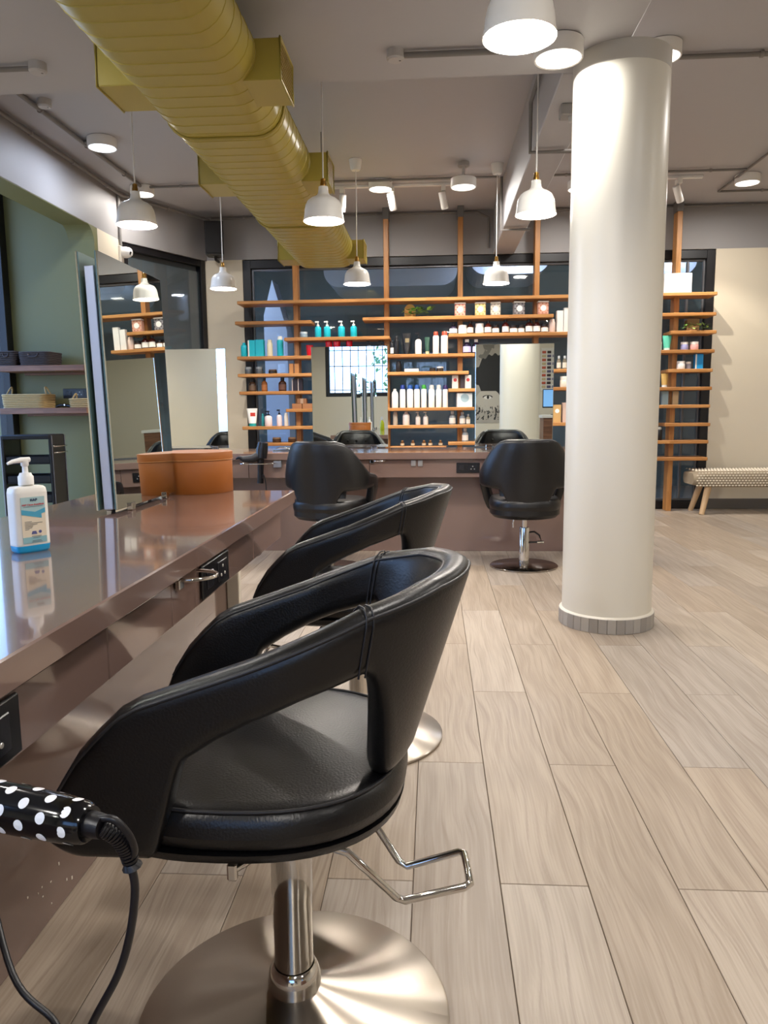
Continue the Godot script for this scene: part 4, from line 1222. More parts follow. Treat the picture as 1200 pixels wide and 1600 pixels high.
func make_chair_b() -> Node3D:
	var t := thing("salon_chair", "black leather bucket chair on a round chrome base beside the column", "chair", Vector3.ZERO, 0.0, "bucket chairs at the back counter")
	var p := {"a": 0.25, "b": 0.31, "f": 0.26, "inward": 0.04, "t": 0.055, "ybot": 0.37, "ymax": 0.885, "yback": 0.37, "fb": 0.8, "ff": 0.95, "fs": 1.0, "zt": [Vector2(0.35, 0.78), Vector2(0.45, 0.9), Vector2(0.56, 0.99), Vector2(0.64, 1.0), Vector2(0.72, 0.96), Vector2(0.8, 0.88), Vector2(0.885, 0.78)],
		"top": [Vector2(0, 0.885), Vector2(0.45, 0.882), Vector2(0.58, 0.868), Vector2(0.68, 0.835), Vector2(0.78, 0.775), Vector2(0.88, 0.72), Vector2(0.98, 0.688), Vector2(1.1, 0.668), Vector2(1.5, 0.655), Vector2(1.75, 0.635), Vector2(1.88, 0.58), Vector2(2.0, 0.44)],
		"arm": [Vector2(0.2, 0.545), Vector2(0.8, 0.56), Vector2(1.5, 0.56)],
		"cut_b": 0.33, "wb": 0.12, "cut_f": 1.5, "wf": 0.12}
	obj("bucket_shell", shell_mesh(p), m_leather, t)
	var thread := mat("1c1c20", 0.45)
	obj("piping", pipe(shell_line(p, -1.9, 1.9, 0.006, -0.012, 110), 0.0032, 6), thread, t)
	obj("seat_cushion", cushion(-0.03, 0.245, 0.24, 0.40, 0.485, 0.75), m_leather, t)
	obj("seat_pan", turned([Vector2(0, 0.335), Vector2(0.6, 0.338), Vector2(0.9, 0.352), Vector2(1.0, 0.375), Vector2(1.0, 0.41), Vector2(0, 0.412)], Vector3(-0.02, 0, 0), 48, Basis.IDENTITY, 0.23, 0.235, 0.8), m_leather, t)
	# tufted inner back with buttons
	var pad := []
	for i in 25:
		var q := -0.52 + 1.04 * i / 24
		var col := []
		for k in 11:
			var y := lerpf(0.5, 0.855, k / 10.0)
			var edge := minf(1.0, minf((0.54 - absf(q)) * 8.0, minf(k, 10 - k) * 0.6 + 0.1))
			col.append(shell_point(p, q, y, 0.05 + 0.022 * edge))
		pad.append(col)
	var ps := S()
	grid(ps, pad, false, false, false)
	ps.generate_normals()
	obj("back_cushion", ps, m_leather, t)
	for e in [[-0.28, 0.78], [0.0, 0.78], [0.28, 0.78], [-0.14, 0.7], [0.14, 0.7]]:
		obj("button", turned([Vector2(0.0, -0.006), Vector2(0.01, -0.004), Vector2(0.013, 0.0), Vector2(0.01, 0.004), Vector2(0, 0.006)], shell_point(p, e[0], e[1], 0.073), 12, Basis(Vector3.FORWARD, PI / 2)), mat("08080a", 0.3), t)
	obj("pump_rod", turned(cyl(0.018, 0.25, 0.336), Vector3.ZERO, 20), m_chrome, t)
	obj("pump_sleeve", turned([Vector2(0, 0.02), Vector2(0.036, 0.02), Vector2(0.036, 0.27), Vector2(0.034, 0.274), Vector2(0, 0.274)], Vector3.ZERO, 28), m_chrome, t)
	obj("disc_base", turned([Vector2(0.228, 0.0), Vector2(0.232, 0.003), Vector2(0.232, 0.009), Vector2(0.227, 0.013), Vector2(0.05, 0.018), Vector2(0.036, 0.022)], Vector3.ZERO, 72), mat("a8a29b", 0.16, 1.0), t)
	obj("pump_lever", pipe([Vector3(-0.01, 0.235, -0.03), Vector3(-0.01, 0.24, -0.07), Vector3(-0.01, 0.215, -0.105), Vector3(-0.01, 0.17, -0.12), Vector3(-0.01, 0.165, -0.03)], 0.0065, 8), m_black, t)
	obj("lever_pad", pipe([Vector3(-0.01, 0.166, -0.09), Vector3(-0.01, 0.166, -0.135)], 0.01, 8), m_chrome, t)
	obj("tilt_lever", pipe([Vector3(0.03, 0.345, 0.07), Vector3(0.03, 0.31, 0.08), Vector3(0.03, 0.275, 0.08)], 0.006, 8), m_chrome, t)
	return t

func build_chairs() -> void:
	var a := make_chair_a()
	a.position = Vector3(-0.25, 0, -1.22)
	var a2 := copy(a, Vector3(-0.25, 0, -2.42), 0.0, "black leather tub chair drawn up behind the first tub chair at the chrome ring")
	a2.get_node("footrest").rotation.y = PI
	copy(a, Vector3(-1.68, 0, -1.75), PI, "black leather tub chair on the far side of the near counter behind the pump bottle")
	copy(a, Vector3(-0.25, 0, -0.02 + 1.35), 0.0, "black leather tub chair behind the photographer seen only in the mirrors")
	var b := make_chair_b()
	b.position = Vector3(0.62, 0, -5.2)
	b.rotation.y = -PI / 2
	copy(b, Vector3(-0.72, 0, -5.12), -PI / 2 - 0.32, "black leather bucket chair turned sideways in front of the middle mirror")
	copy(b, Vector3(-2.0, 0, -5.15), -PI / 2, "black leather bucket chair hidden behind the hat box and double mirror")

# ---------------------------------------------------------------- shelving and products
func build_shelving() -> void:
	var t := thing("pine_shelving", "tall orange pine shelving with staggered shelves in front of the window", "shelving")
	var zf := -7.93
	var zb := -8.19
	var i := 0
	for s in SHELVES:
		obj("shelf", box(Vector3((s[0] + s[1]) / 2, s[2], (zf + zb) / 2), Vector3(s[1] - s[0], 0.034, zf - zb), 0.005), m_pine[i % 2], t)
		i += 1
	for e in [[-1.442, 0.0, 3.02], [-0.49, 0.0, 3.02], [0.274, 0.0, 3.02], [1.053, 0.0, 3.02], [2.458, 0.0, 3.02]]:
		obj("post", box(Vector3(e[0], (e[1] + e[2]) / 2, -8.125), Vector3(0.052, e[2] - e[1], 0.13), 0.004), m_pine[(i) % 2], t)
		i += 1
		if e[2] > 3.0:
			obj("post_shoe", box(Vector3(e[0], 3.075, -8.125), Vector3(0.066, 0.11, 0.14), 0.003), mat("6c6a69", 0.45), t)

func hexm(c: String, rough := 0.35) -> StandardMaterial3D:
	return mat(c, rough)

func label_band(parent: Node, r: float, y0: float, y1: float, m: Material, arc := 2.2) -> void:
	var g := []
	for i in 11:
		var a := -arc / 2 + arc * i / 10
		g.append([Vector3(sin(a) * r, y0, cos(a) * r), Vector3(sin(a) * r, y1, cos(a) * r)])
	var st := S()
	grid(st, g)
	st.generate_normals()
	obj("label", st, m, parent)

func product(row: Array, z: float) -> void:
	var kind: String = row[0]
	var w: float = row[10]
	var h: float = row[11]
	var dep := w if kind in ["pump", "bottle", "round", "amber", "jar", "cup"] else (w * 0.73 if kind == "tin" else (w * 0.72 if kind == "tube" else clampf(w * 0.8, 0.03, 0.09)))
	var t := thing(row[1], row[2], row[3], Vector3(row[8], row[9], z + dep / 2 + 0.004), rng.randf_range(-0.12, 0.12), row[4])
	var m1 := hexm(row[5])
	var m2 := hexm(row[6])
	var r := w / 2
	match kind:
		"pump":
			obj("body", turned([Vector2(0, 0), Vector2(r * 0.92, 0), Vector2(r, h * 0.03), Vector2(r, h * 0.56), Vector2(r * 0.85, h * 0.64), Vector2(r * 0.42, h * 0.69), Vector2(0, h * 0.69)], Vector3.ZERO, 20), m1, t)
			obj("collar", turned(cyl(r * 0.45, h * 0.69, h * 0.78, 0.001), Vector3.ZERO, 14), m2, t)
			var st := S()
			lathe(st, cyl(r * 0.16, h * 0.78, h * 0.9, 0.0005), Vector3.ZERO, 8)
			cbox(st, Vector3(-r * 0.3, h * 0.95, 0), Vector3(r * 1.2, h * 0.09, r * 0.5), 0.002)
			st.generate_normals()
			obj("pump_head", st, m2, t)
		"bottle":
			obj("body", turned([Vector2(0, 0), Vector2(r * 0.94, 0), Vector2(r, h * 0.02), Vector2(r, h * 0.74), Vector2(r * 0.93, h * 0.78), Vector2(r * 0.8, h * 0.81), Vector2(0, h * 0.81)], Vector3.ZERO, 20), m1, t)
			obj("cap", turned([Vector2(0, h * 0.81), Vector2(r * 0.78, h * 0.81), Vector2(r * 0.76, h * 0.95), Vector2(r * 0.6, h * 0.99), Vector2(0, h)], Vector3.ZERO, 18), m2, t)
			if row[7] != "":
				label_band(t, r * 1.01, h * 0.1, h * 0.5, hexm(row[7]))
		"round":
			obj("body", turned([Vector2(0, 0), Vector2(r * 0.92, 0), Vector2(r, h * 0.03), Vector2(r, h * 0.68), Vector2(r * 0.86, h * 0.8), Vector2(r * 0.55, h * 0.86), Vector2(0, h * 0.86)], Vector3.ZERO, 20), m1, t)
			obj("cap", turned([Vector2(0, h * 0.86), Vector2(r * 0.5, h * 0.86), Vector2(r * 0.48, h * 0.97), Vector2(0, h)], Vector3.ZERO, 14), m2, t)
		"amber":
			obj("body", turned([Vector2(0, 0), Vector2(r * 0.92, 0), Vector2(r, h * 0.03), Vector2(r, h * 0.58), Vector2(r * 0.82, h * 0.68), Vector2(r * 0.45, h * 0.76), Vector2(r * 0.4, h * 0.8), Vector2(0, h * 0.8)], Vector3.ZERO, 20), mat(row[5], 0.12), t)
			obj("cap", turned(cyl(r * 0.5, h * 0.8, h, 0.001), Vector3.ZERO, 14), m2, t)
			label_band(t, r * 1.015, h * 0.1, h * 0.5, hexm(row[7] if row[7] != "" else "f4f1ea", 0.6), 2.6)
		"jar":
			obj("body", turned([Vector2(0, 0), Vector2(r * 0.93, 0), Vector2(r, h * 0.08), Vector2(r, h * 0.64), Vector2(r * 0.92, h * 0.7), Vector2(0, h * 0.7)], Vector3.ZERO, 20), mat(row[5], 0.18), t)
			obj("lid", turned(cyl(r * 0.96, h * 0.7, h, 0.001), Vector3.ZERO, 18), m2, t)
			if row[7] != "":
				label_band(t, r * 1.015, h * 0.12, h * 0.58, hexm(row[7], 0.6), 2.6)
		"cup":
			obj("body", turned([Vector2(0, 0), Vector2(r * 0.7, 0), Vector2(r * 0.78, h * 0.04), Vector2(r, h * 0.97), Vector2(r * 0.98, h), Vector2(r * 0.93, h * 0.97), Vector2(r * 0.7, h * 0.08), Vector2(0, h * 0.06)], Vector3.ZERO, 20), mat(row[5], 0.2), t)
			obj("rim", pipe(ring_pts(r * 0.985, h), 0.0018, 6, true), mat(row[5], 0.2), t)
		"tube":
			var g := []
			for k in 9:
				var v := k / 8.0
				var y := lerpf(h * 0.17, h, v)
				var ring := []
				for i in 20:
					var a := TAU * i / 20
					ring.append(Vector3(cos(a) * lerpf(r * 0.72, r, v), y, -sin(a) * lerpf(r * 0.7, 0.003, v)))
				g.append(ring)
			var st := S()
			grid(st, g, false, true, true)
			st.generate_normals()
			obj("body", st, m1, t)
			obj("cap", turned(cyl(r * 0.68, 0.0, h * 0.175, 0.001), Vector3.ZERO, 18), m2, t)
			if row[7] != "":
				obj("print", box(Vector3(r * 0.15, h * 0.66, r * 0.34), Vector3(r * 0.9, h * 0.2, 0.003), 0.0, Basis(Vector3.RIGHT, -0.16)), hexm(row[7]), t)
		"tin":
			obj("body", box(Vector3(0, h * 0.45, 0), Vector3(w * 0.96, h * 0.9, w * 0.7), 0.008), m1, t)
			obj("lid", box(Vector3(0, h * 0.95, 0), Vector3(w, h * 0.1, w * 0.73), 0.004), m2, t)
			obj("round_label", turned([Vector2(0, 0.002), Vector2(w * 0.26, 0.002), Vector2(w * 0.26, 0)], Vector3(0, h * 0.48, w * 0.35), 18, Basis(Vector3.RIGHT, PI / 2)), m2, t)
			var st := S()
			for i in 6:
				for j in 5:
					if (i + j) % 2 == 0 and Vector2(i - 2.5, (j - 2) * 1.2).length() > 1.9:
						cbox(st, Vector3(w * (-0.4 + 0.16 * i), h * (0.13 + 0.17 * j), w * 0.351), Vector3(w * 0.1, w * 0.1, 0.002), 0.0, Basis(Vector3.BACK, PI / 4))
			st.generate_normals()
			obj("pattern", st, hexm(row[7]), t)
		_:
			var d := clampf(w * 0.8, 0.03, 0.09)
			obj("body", box(Vector3(0, h / 2, 0), Vector3(w, h, d), 0.0025), m1, t)
			obj("top_flap", box(Vector3(0, h + 0.0003, 0.002), Vector3(w * 0.94, 0.0012, d * 0.94), 0.0), m1, t)
			if row[7] == "stripe":
				obj("side_stripe", box(Vector3(-w * 0.4, h / 2, d / 2), Vector3(w * 0.18, h * 0.98, 0.0015), 0.0), m2, t)
			elif row[7] == "emblem":
				obj("emblem", turned([Vector2(0, 0.0012), Vector2(w * 0.28, 0.0012), Vector2(w * 0.28, 0)], Vector3(0, h * 0.65, d / 2), 16, Basis(Vector3.RIGHT, PI / 2)), m2, t)

func ring_pts(r: float, y: float, n := 20) -> Array:
	var o := []
	for i in n:
		o.append(Vector3(cos(TAU * i / n) * r, y, sin(TAU * i / n) * r))
	return o

func leaf_mesh() -> ArrayMesh:
	var st := S()
	var g := []
	for i in 5:
		var v := i / 4.0
		var w := sin(v * PI * 0.92 + 0.12) * 0.32
		g.append([Vector3(-w, v * v * -0.15, v), Vector3(0, v * v * -0.15 - 0.06 * sin(v * PI), v), Vector3(w, v * v * -0.15, v)])
	grid(st, g, false, false, true)
	st.generate_normals()
	return st.commit()

func build_products() -> void:
	for row in PRODUCTS:
		product(row, -8.055)
	var b := thing("soap_box", "brown flat box on top of the small pile", "box", Vector3(-1.386, 1.103 + 0.0543, -8.01))
	obj("body", box(Vector3(0, 0.027, 0), Vector3(0.1, 0.052, 0.07), 0.003), mat("9a6a44", 0.5), b)
	obj("band", box(Vector3(0, 0.027, 0), Vector3(0.03, 0.0535, 0.0715), 0.001), mat("c2a184", 0.5), b)
	var ar := thing("wooden_arch", "small arched wooden board behind the trailing plant", "ornament", Vector3(-0.245, 2.025, -8.06))
	var st := S()
	var p := PackedVector2Array([Vector2(-0.057, 0), Vector2(0.057, 0)])
	for i in 13:
		var a := PI * i / 12.0
		p.append(Vector2(cos(a) * 0.057, 0.08 + sin(a) * 0.057))
	prism(st, ccw(p), 0.0, 0.02, func(u, v, w): return Vector3(u, v, w))
	st.generate_normals()
	obj("board", st, mat("d9a45c", 0.5), ar)
	obj("foot", box(Vector3(0, 0.006, 0.01), Vector3(0.12, 0.012, 0.05), 0.002), mat("b98446", 0.5), ar)
	var lf := leaf_mesh()
	plant("trailing_plant", "trailing green plant on the pine shelf in front of the wooden arch", Vector3(-0.24, 2.04, -7.985), 0.125, 60, lf, 0.11, Vector3(0.16, 0.01, 0))
	var pl := thing("planter_box", "small wooden planter box on the short right hand shelf", "planter", Vector3(2.607, 1.84, -8.04))
	obj("front_panel", box(Vector3(0, 0.06, 0.04), Vector3(0.12, 0.12, 0.012), 0.002), mat("8a6440", 0.6), pl)
	obj("tub", box(Vector3(0, 0.055, -0.005), Vector3(0.114, 0.11, 0.078), 0.002), mat("7a5636", 0.6), pl)
	plant("trailing_plant", "dark green plant draped around the planter box", Vector3(2.6, 1.85, -7.96), 0.085, 40, lf, 0.16, Vector3(0.02, 0, 0))
	plant("trailing_plant", "small plant tuft behind the amber jars at the shelf end", Vector3(1.165, 1.848, -8.13), 0.05, 22, lf, 0.06, Vector3(0, 0.07, 0))

func plant(called: String, label: String, at: Vector3, size: float, n: int, lf: ArrayMesh, spread: float, bias: Vector3) -> void:
	var t := thing(called, label, "plant", at)
	var tones := [mat("6a9a45", 0.5), mat("9dbb62", 0.5), mat("4a7434", 0.5)]
	var vine := S()
	for s in [-1.0, 1.0]:
		tube(vine, smooth_path([Vector3(0, 0.012, 0), Vector3(s * spread * 0.5, 0.02, 0.02), Vector3(s * spread + bias.x * 0.5, 0.008, 0.015)], 6), 0.002, 5)
	vine.generate_normals()
	obj("vine", vine, tones[2], t)
	for i in n:
		var k := rng.randf_range(-1.0, 1.0)
		var pos := Vector3(k * spread * 0.8 + bias.x * rng.randf(), 0.012 + rng.randf() * (0.05 + bias.y), rng.randf_range(-0.02, 0.04))
		var o := obj("leaf", lf, tones[i % 3], t, pos)
		var sc := size * rng.randf_range(0.3, 0.55)
		o.basis = Basis(Vector3.UP, rng.randf_range(-2.4, 2.4)) * Basis(Vector3.RIGHT, rng.randf_range(-0.7, 0.3))
		o.scale = Vector3(sc, sc, sc)
		o.position = pos

# ---------------------------------------------------------------- alcove
func basket(at: Vector3, w: float, d: float, h: float, m: Material, label: String, handles: bool, group := "") -> void:
	var t := thing("basket", label, "basket", at, 0.0, group)
	var n := int(h / 0.014)
	var st := S()
	for k in n:
		var y := 0.007 + k * h / n
		var gr := 1.0 + 0.05 * k / n
		var pts := []
		var rr := round_rect(w * gr, d * gr, minf(w, d) * 0.18, 4)
		var cnt := rr.size()
		for i in cnt:
			var a: Vector2 = rr[i]
			var b: Vector2 = rr[(i + 1) % cnt]
			var seg := maxi(1, int((b - a).length() / 0.013))
			for j in seg:
				var q := a.lerp(b, float(j) / seg)
				var wob := 0.0022 if (pts.size() + k) % 2 == 0 else -0.0022
				pts.append(Vector3(q.x, y, q.y) + Vector3(q.x, 0, q.y).normalized() * wob)
		tube(st, pts, 0.0082, 5, true)
	st.generate_normals()
	obj("woven_coils", st, m, t)
	obj("bottom", box(Vector3(0, 0.006, 0), Vector3(w * 0.92, 0.008, d * 0.92), 0.002), m, t)
	if handles:
		for s in [-1.0, 1.0]:
			var hp := smooth_path([Vector3(s * w * 0.5, h * 0.9, -d * 0.2), Vector3(s * w * 0.44, h * 1.35, -d * 0.1), Vector3(s * w * 0.42, h * 1.5, 0), Vector3(s * w * 0.44, h * 1.35, d * 0.1), Vector3(s * w * 0.5, h * 0.9, d * 0.2)], 5)
			obj("handle", pipe(hp, 0.007, 6), m, t)
	else:
		obj("folded_handle", pipe(smooth_path([Vector3(-w * 0.18, h * 0.85, d * 0.54), Vector3(-w * 0.1, h * 0.62, d * 0.56), Vector3(w * 0.1, h * 0.62, d * 0.56), Vector3(w * 0.18, h * 0.85, d * 0.54)], 5), 0.006, 6), m, t)

func build_alcove_things() -> void:
	for e in [[1.462, "upper walnut shelf on the green wall holding dark baskets"], [1.103, "lower walnut shelf on the green wall holding straw baskets"]]:
		var t := thing("wall_shelf", e[1], "shelf", Vector3(-3.325, e[0], -6.47))
		obj("board", box(Vector3(0, 0, 0), Vector3(0.77, 0.05, 0.32), 0.004), m_walnut, t)
		obj("wall_cleat", box(Vector3(0, -0.035, -0.145), Vector3(0.6, 0.02, 0.03), 0.002), m_walnut, t)
	var dark := mat("3b3130", 0.7)
	var straw := mat("b79c6c", 0.75)
	basket(Vector3(-3.625, 1.487, -6.44), 0.15, 0.22, 0.125, dark, "dark woven basket at the window end of the upper shelf", false)
	basket(Vector3(-3.38, 1.487, -6.44), 0.26, 0.24, 0.115, dark, "dark woven basket in the middle of the upper shelf", false)
	basket(Vector3(-3.51, 1.128, -6.44), 0.36, 0.22, 0.12, straw, "long straw basket with loop handles on the lower shelf", true)
	basket(Vector3(-3.01, 1.128, -6.44), 0.19, 0.2, 0.08, straw, "small straw basket with loop handles at the shelf end", true)
	socket_plate(Vector3(-3.185, 1.255, -6.63), 0.0, 0.22, 0.085, "black power socket on the green wall above the straw baskets")
	var gl := thing("hair_clip_pile", "black and silver hair clip between the straw baskets", "hair clip", Vector3(-3.2, 1.128, -6.42))
	obj("jaw", pipe([Vector3(-0.06, 0.012, 0), Vector3(-0.02, 0.022, 0.01), Vector3(0.03, 0.02, 0), Vector3(0.07, 0.012, 0.01)], 0.011, 8), m_black, gl)
	obj("spring", turned(cyl(0.009, 0.0, 0.018), Vector3(0.02, 0.025, 0.0), 12, Basis(Vector3.RIGHT, PI / 2)), m_chrome, gl)
	# trolley
	var t := thing("salon_trolley", "black plastic salon trolley with trays in front of the green alcove", "trolley", Vector3(-3.25, 0, -5.98), 0.12)
	var pl := mat("0a0a0f", 0.35)
	for sx in [-1.0, 1.0]:
		obj("side_panel", box(Vector3(sx * 0.185, 0.49, 0), Vector3(0.022, 0.84, 0.3), 0.004), pl, t)
		for sz in [-1.0, 1.0]:
			obj("side_rail", pipe([Vector3(sx * 0.199, 0.08, sz * 0.14), Vector3(sx * 0.199, 0.905, sz * 0.14)], 0.0045, 6), mat("8d8f98", 0.25, 0.8), t)
			obj("caster", turned(cyl(0.03, -0.012, 0.012), Vector3(sx * 0.15, 0.03, sz * 0.12), 16, Basis(Vector3.RIGHT, PI / 2)), m_black, t)
	obj("top_tray", box(Vector3(0, 0.895, 0), Vector3(0.37, 0.035, 0.31), 0.006), pl, t)
	obj("bottom_tray", box(Vector3(0, 0.08, 0), Vector3(0.35, 0.03, 0.29), 0.004), pl, t)
	for k in 4:
		var y := 0.22 + k * 0.155
		var tr := obj("drawer_tray", box(Vector3(0, y, 0), Vector3(0.346, 0.012, 0.27), 0.003), pl, t)
		for e in [[0, 0.13, 0.34, 0.012], [0, -0.13, 0.34, 0.012]]:
			obj("tray_lip", box(Vector3(e[0], y + 0.03, e[1]), Vector3(e[2], 0.055, e[3]), 0.004), pl, tr)
	var rg := S()
	for k in 2:
		tube(rg, [Vector3(0.2, 0.77 + k * 0.05, -0.12), Vector3(0.235, 0.77 + k * 0.05, -0.08), Vector3(0.235, 0.77 + k * 0.05, 0.08), Vector3(0.2, 0.77 + k * 0.05, 0.12)], 0.006, 6)
	rg.generate_normals()
	obj("dryer_ring", rg, m_chrome, t)

# ---------------------------------------------------------------- bench
func build_bench() -> void:
	var t := thing("knitted_bench", "cream knitted bench with splayed wooden legs against the cream wall", "bench", Vector3(3.42, 0, -7.95))
	var w := 1.62
	var d := 0.38
	var y0 := 0.275
	var y1 := 0.44
	var g := []
	for i in 33:
		var u := -1.0 + 2.0 * i / 32
		var e := pow(absf(u), 10.0)
		var ring := []
		for p in round_rect(d - 0.05 * e, y1 - y0 - 0.05 * e, 0.055, 4):
			ring.append(Vector3(u * w / 2, (y0 + y1) / 2 + p.y, p.x))
		g.append(ring)
	var st := S()
	grid(st, g, false, true, false)
	st.set_smooth_group(-1)
	for e in [0, 32]:
		var c := Vector3(-w / 2 if e == 0 else w / 2, (y0 + y1) / 2, 0)
		for k in g[e].size():
			tri(st, c, g[e][k], g[e][(k + 1) % g[e].size()])
	st.generate_normals()
	obj("seat_cushion", st, mat("9a8c76", 0.9), t)
	var kn := S()
	for r in 13:
		var th := -0.2 + r * 0.028
		for i in 50:
			var x := -w / 2 + 0.03 + (i + 0.5 * (r % 2)) * 0.0315
			if x > w / 2 - 0.02:
				continue
			var pos: Vector3
			if r < 6:
				pos = Vector3(x, y0 + 0.022 + r * 0.025, d / 2 - 0.001)
			else:
				pos = Vector3(x, y1 - 0.0, d / 2 - 0.045 - (r - 6) * 0.05)
			var q: Array = [Vector3(-0.0145, 0, 0), Vector3(0, 0.0085, 0), Vector3(0.0145, 0, 0), Vector3(0, -0.0085, 0), Vector3(0, 0, 0.01), Vector3(0, 0, -0.004)]
			var bs := Basis.IDENTITY if r < 6 else Basis(Vector3.RIGHT, -PI / 2)
			kn.set_smooth_group(0)
			for k in 4:
				tri(kn, pos + bs * q[(k + 1) % 4], pos + bs * q[k], pos + bs * q[4])
	kn.generate_normals()
	var ko := obj("knit_stitches", kn, mat("ece2cf", 0.9), t)
	ko.set_meta("kind", "stuff")
	var lw := mat("c3a47e", 0.55)
	for sx in [-1.0, 1.0]:
		for sz in [-1.0, 1.0]:
			var top := Vector3(sx * (w / 2 - 0.17), y0 + 0.03, sz * 0.11)
			var foot := Vector3(sx * (w / 2 - 0.09), 0.0, sz * 0.17)
			obj("leg", pipe([foot, foot.lerp(top, 0.5), top], [0.026, 0.03, 0.034], 14), lw, t)

# ---------------------------------------------------------------- things on the counters
func build_counter_things() -> void:
	var hb := thing("hat_box", "round tan hat box with lid at the end of the near counter", "box", Vector3(-0.934, TOP, -2.93))
	var tan := mat("985413", 0.5)
	obj("body", turned([Vector2(0, 0), Vector2(0.137, 0), Vector2(0.1385, 0.002), Vector2(0.1385, 0.126), Vector2(0.137, 0.128), Vector2(0, 0.128)], Vector3.ZERO, 64), tan, hb)
	obj("lid", turned([Vector2(0.137, 0.1285), Vector2(0.1408, 0.1285), Vector2(0.1408, 0.156), Vector2(0.1395, 0.158), Vector2(0, 0.158)], Vector3.ZERO, 64), tan, hb)
	obj("lid_seam", pipe(ring_pts(0.1405, 0.1285, 48), 0.0013, 6, true), mat("c88a50", 0.5), hb)
	# hand rub bottle
	var b := thing("pump_bottle", "white pump bottle with printed label and blue gel on the near counter", "bottle", Vector3(-0.918, TOP, -1.645), 0.95)
	var wf := 0.078
	var df := 0.046
	var sm := 0.66
	obj("body", turned([Vector2(0, 0.016), Vector2(0.5, 0.016), Vector2(0.505, 0.019), Vector2(0.505, 0.135), Vector2(0.48, 0.145), Vector2(0.42, 0.149), Vector2(0.2, 0.15), Vector2(0.19, 0.153), Vector2(0, 0.153)], Vector3.ZERO, 48, Basis.IDENTITY, wf, df, sm * 0.6), mat("f1efe8", 0.35, 0.0, {"backlight_enabled": true, "backlight": Color(0.25, 0.25, 0.24)}), b)
	obj("blue_gel", turned([Vector2(0, 0.0), Vector2(0.43, 0.0), Vector2(0.485, 0.005), Vector2(0.505, 0.0165), Vector2(0, 0.0165)], Vector3.ZERO, 48, Basis.IDENTITY, wf, df, sm * 0.6), mat("22a6e0", 0.2), b)
	var pw := mat("f3f2ee", 0.3)
	obj("screw_collar", turned([Vector2(0, 0.153), Vector2(0.0165, 0.153), Vector2(0.0165, 0.171), Vector2(0.014, 0.174), Vector2(0.012, 0.179), Vector2(0, 0.179)], Vector3.ZERO, 28), pw, b)
	obj("pump_stem", turned([Vector2(0, 0.178), Vector2(0.0065, 0.178), Vector2(0.006, 0.193), Vector2(0.0085, 0.196), Vector2(0.0085, 0.206), Vector2(0, 0.207)], Vector3.ZERO, 18), pw, b)
	var nz := S()
	tube(nz, [Vector3(0.011, 0.2085, 0.0), Vector3(-0.008, 0.2085, 0.002), Vector3(-0.03, 0.206, 0.006), Vector3(-0.042, 0.202, 0.008)], [0.006, 0.0062, 0.0045, 0.003], 10)
	nz.generate_normals()
	obj("nozzle", nz, pw, b)
	# printed label
	var fz := df * 0.5 + 0.0011
	var lab := obj("label", box(Vector3(0, 0.074, fz), Vector3(0.054, 0.104, 0.0006), 0.0), mat("e9dcc4", 0.5), b)
	obj("label_head", box(Vector3(0, 0.107, fz + 0.0003), Vector3(0.054, 0.038, 0.0006), 0.0), mat("a9c9cc", 0.5), lab)
	obj("label_foot", box(Vector3(0, 0.029, fz + 0.0003), Vector3(0.054, 0.014, 0.0006), 0.0), mat("8fbcc4", 0.5), lab)
	var rb := S()
	prism(rb, ccw(PackedVector2Array([Vector2(-0.027, 0.099), Vector2(0.004, 0.092), Vector2(0.027, 0.1), Vector2(0.027, 0.09), Vector2(0.018, 0.087), Vector2(0.018, 0.077), Vector2(-0.027, 0.088)])), fz + 0.0005, fz + 0.0009, func(u, v, w): return Vector3(u, v, w))
	rb.generate_normals()
	obj("label_ribbon", rb, mat("4fa6c6", 0.5), lab)
	obj("lettering", text("HAP", 0.0085, 0.0006, true), mat("1d2f5e", 0.5), lab, Vector3(0.002, 0.1195, fz + 0.0012))
	obj("lettering", text("HAP Clean HandRub", 0.0052, 0.0006, true), mat("cf4a54", 0.5), lab, Vector3(0, 0.109, fz + 0.0012))
	obj("label_rule", box(Vector3(0.0, 0.1045, fz + 0.0008), Vector3(0.044, 0.0007, 0.0006), 0.0), mat("4a5a5e", 0.5), lab)
	var fine := S()
	for e in [[0.071, 0.016, -0.013], [0.0675, 0.04, -0.001], [0.064, 0.028, -0.007], [0.0605, 0.018, -0.012], [0.057, 0.016, -0.013], [0.0535, 0.009, -0.0165], [0.0375, 0.022, 0.004], [0.034, 0.016, 0.004], [0.0275, 0.02, 0.004], [0.0245, 0.024, 0.004]]:
		cbox(fine, Vector3(e[2], e[0], fz + 0.0008), Vector3(e[1], 0.0009, 0.0006), 0.0)
	fine.generate_normals()
	obj("fine_print", fine, mat("6a6a6c", 0.5), lab)
	var lg := S()
	prism(lg, ccw(PackedVector2Array([Vector2(-0.0075, 0.042), Vector2(0.0055, 0.042), Vector2(0.003, 0.049), Vector2(-0.005, 0.049)])), fz + 0.0004, fz + 0.0009, func(u, v, w): return Vector3(u, v, w))
	lathe(lg, [Vector2(0, 0.0009), Vector2(0.0035, 0.0009), Vector2(0.0035, 0)], Vector3(0.0125, 0.0465, fz), 14, Basis(Vector3.RIGHT, PI / 2))
	lg.generate_normals()
	obj("label_emblems", lg, mat("5a5f94", 0.5), lab)
	# polka dot curling iron hanging over the counter edge
	var ci := thing("curling_iron", "black curling iron with white polka dots lying over the counter edge", "curling iron", Vector3(-0.247, 0.7885, -0.494))
	var ax := Vector3(-0.0965, 0.0, -0.0262).normalized()
	var bs := Basis(ax.cross(Vector3.UP).normalized(), ax, Vector3.UP.cross(ax).cross(ax).normalized() * -1.0)
